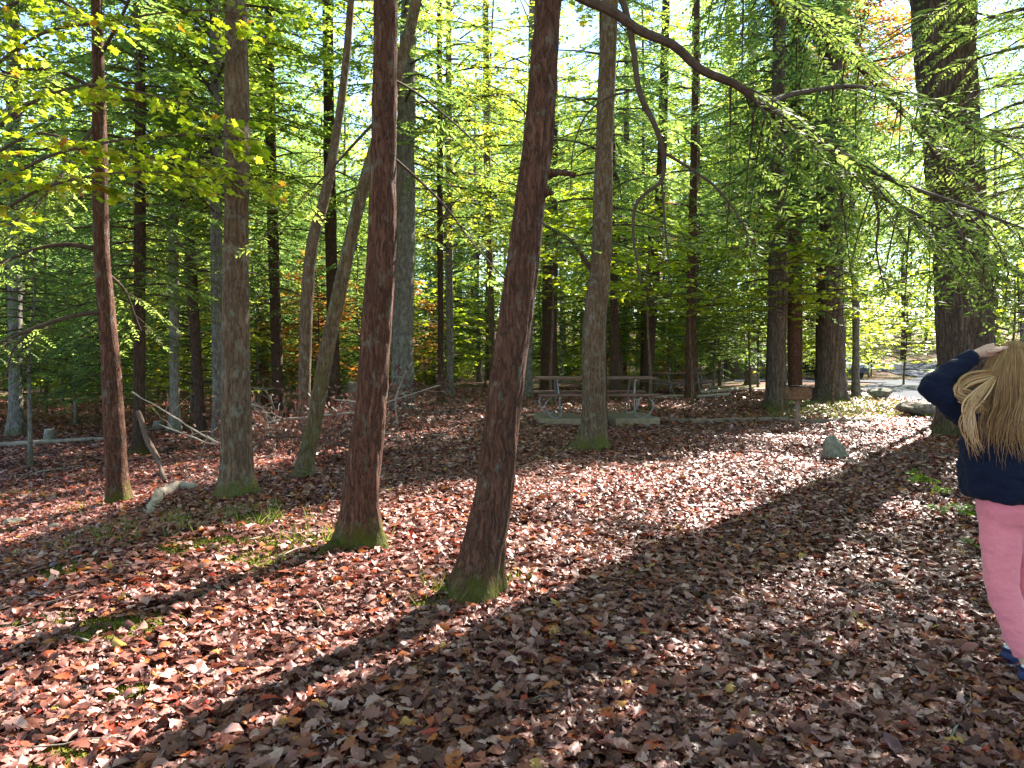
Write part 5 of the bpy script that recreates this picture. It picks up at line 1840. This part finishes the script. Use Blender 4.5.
        obj("collar", g.mesh("collar", M["shoe_dark"], True), sh)
        g = Geo()
        limb(g, [P - up * .02, P + up * .02], [.032, .031], 6, 16)
        obj("sock", g.mesh("sock", M["sock"], True), root)

    # --- hair: many tapered locks over a close cap
    r = np.random.default_rng(900)
    g = Geo()
    rings(g, [(head + [0, -.012, -.07], .078, .085, 0), (head + [0, -.012, -.03], .08, .094, 0), (head + [0, -.012, .03], .082, .098, 0), (head + [0, -.01, .07], .07, .082, 0), (head + [0, -.008, .098], .045, .053, 0), (head + [0, -.006, .112], .012, .015, 0)])
    for i in range(1500):
        ph = r.uniform(-2.05, 2.05)
        top = r.uniform(0, 1) ** .7
        sx, cy_ = math.sin(ph), -math.cos(ph)
        el_ = math.asin(r.uniform(.2, .998))
        p0 = head + [0, -.01, 0] + np.array([.09 * math.cos(el_) * sx, .105 * math.cos(el_) * cy_, .125 * math.sin(el_)])
        p1 = head + [0, -.012, -.01] + np.array([.105 * sx, .118 * cy_, 0]) * r.uniform(.95, 1.12)
        spread = r.uniform(.7, 1.1)
        zlen = r.uniform(.10, .26) * (1.0 - .15 * abs(ph) / 2) + (.05 if (r.uniform() < .2 and sx < -.1) else 0) - .05 * max(0, sx)
        wob = ph * 4 + r.normal(0, .5)
        amp = r.uniform(.006, .018)
        p2 = head + np.array([.15 * sx * spread, -.02 + .145 * min(cy_, .3) * spread, -.14])
        p3 = head + np.array([.185 * sx * spread, -.03 + .15 * min(cy_, .15) * spread, -.14 - zlen * .5])
        p4 = head + np.array([.175 * sx * spread + r.normal(0, .012), -.04 + .15 * min(cy_, .1) * spread, -.14 - zlen])
        P, R = spline(np.array([p0, p1, p2, p3, p4]), np.array([.0013, .0019, .002, .0015, .0003]) * r.uniform(.4, 1.2), 24)
        t = np.linspace(0, 1, 24)
        P[:, 0] += amp * np.sin(t * r.uniform(8, 9.5) + wob) * t
        P[:, 1] += amp * .7 * np.cos(t * 9 + wob) * t
        tube(g, P, R, 3, 0, False)
    # the handful of hair pushed up over the raised arm on the left
    for i in range(70):
        j = r.normal(0, .008, 3)
        p0 = head + [-.078, -.03, -.02] + j * .5
        P, R = spline(np.array([p0, L(984, 377, Y0 - .04) + j, L(968, 381, Y0 - .04) + j * 1.2, L(959, 388, Y0 - .04) + j * 1.2, L(960, 395, Y0 - .05) + j * 1.2, L(970, 399, Y0 - .08) + j * 1.4, L(980, 408, Y0 - .15) + j * 1.6]), np.array([.003, .005, .005, .005, .004, .003, .0008]), 26)
        tube(g, P, R, 5, 0)
    for i in range(26):   # loose flyaway locks down the left edge
        x0 = r.uniform(968, 990)
        P, R = spline(np.array([head + [-.09, -.05, -.02], L(974 + r.normal(0, 4), 400, Y0 - .14), L(968 + r.normal(0, 4), 425, Y0 - .17), L(x0, 452 + r.normal(0, 5), Y0 - .18)]), [.004, .0045, .0035, .0006], 24)
        t = np.linspace(0, 1, 24)
        P[:, 0] += .012 * np.sin(t * 9 + i) * t
        tube(g, P, R, 5, 0)
    obj("hair", g.mesh("hair", M["hair"], True), root)


girl()
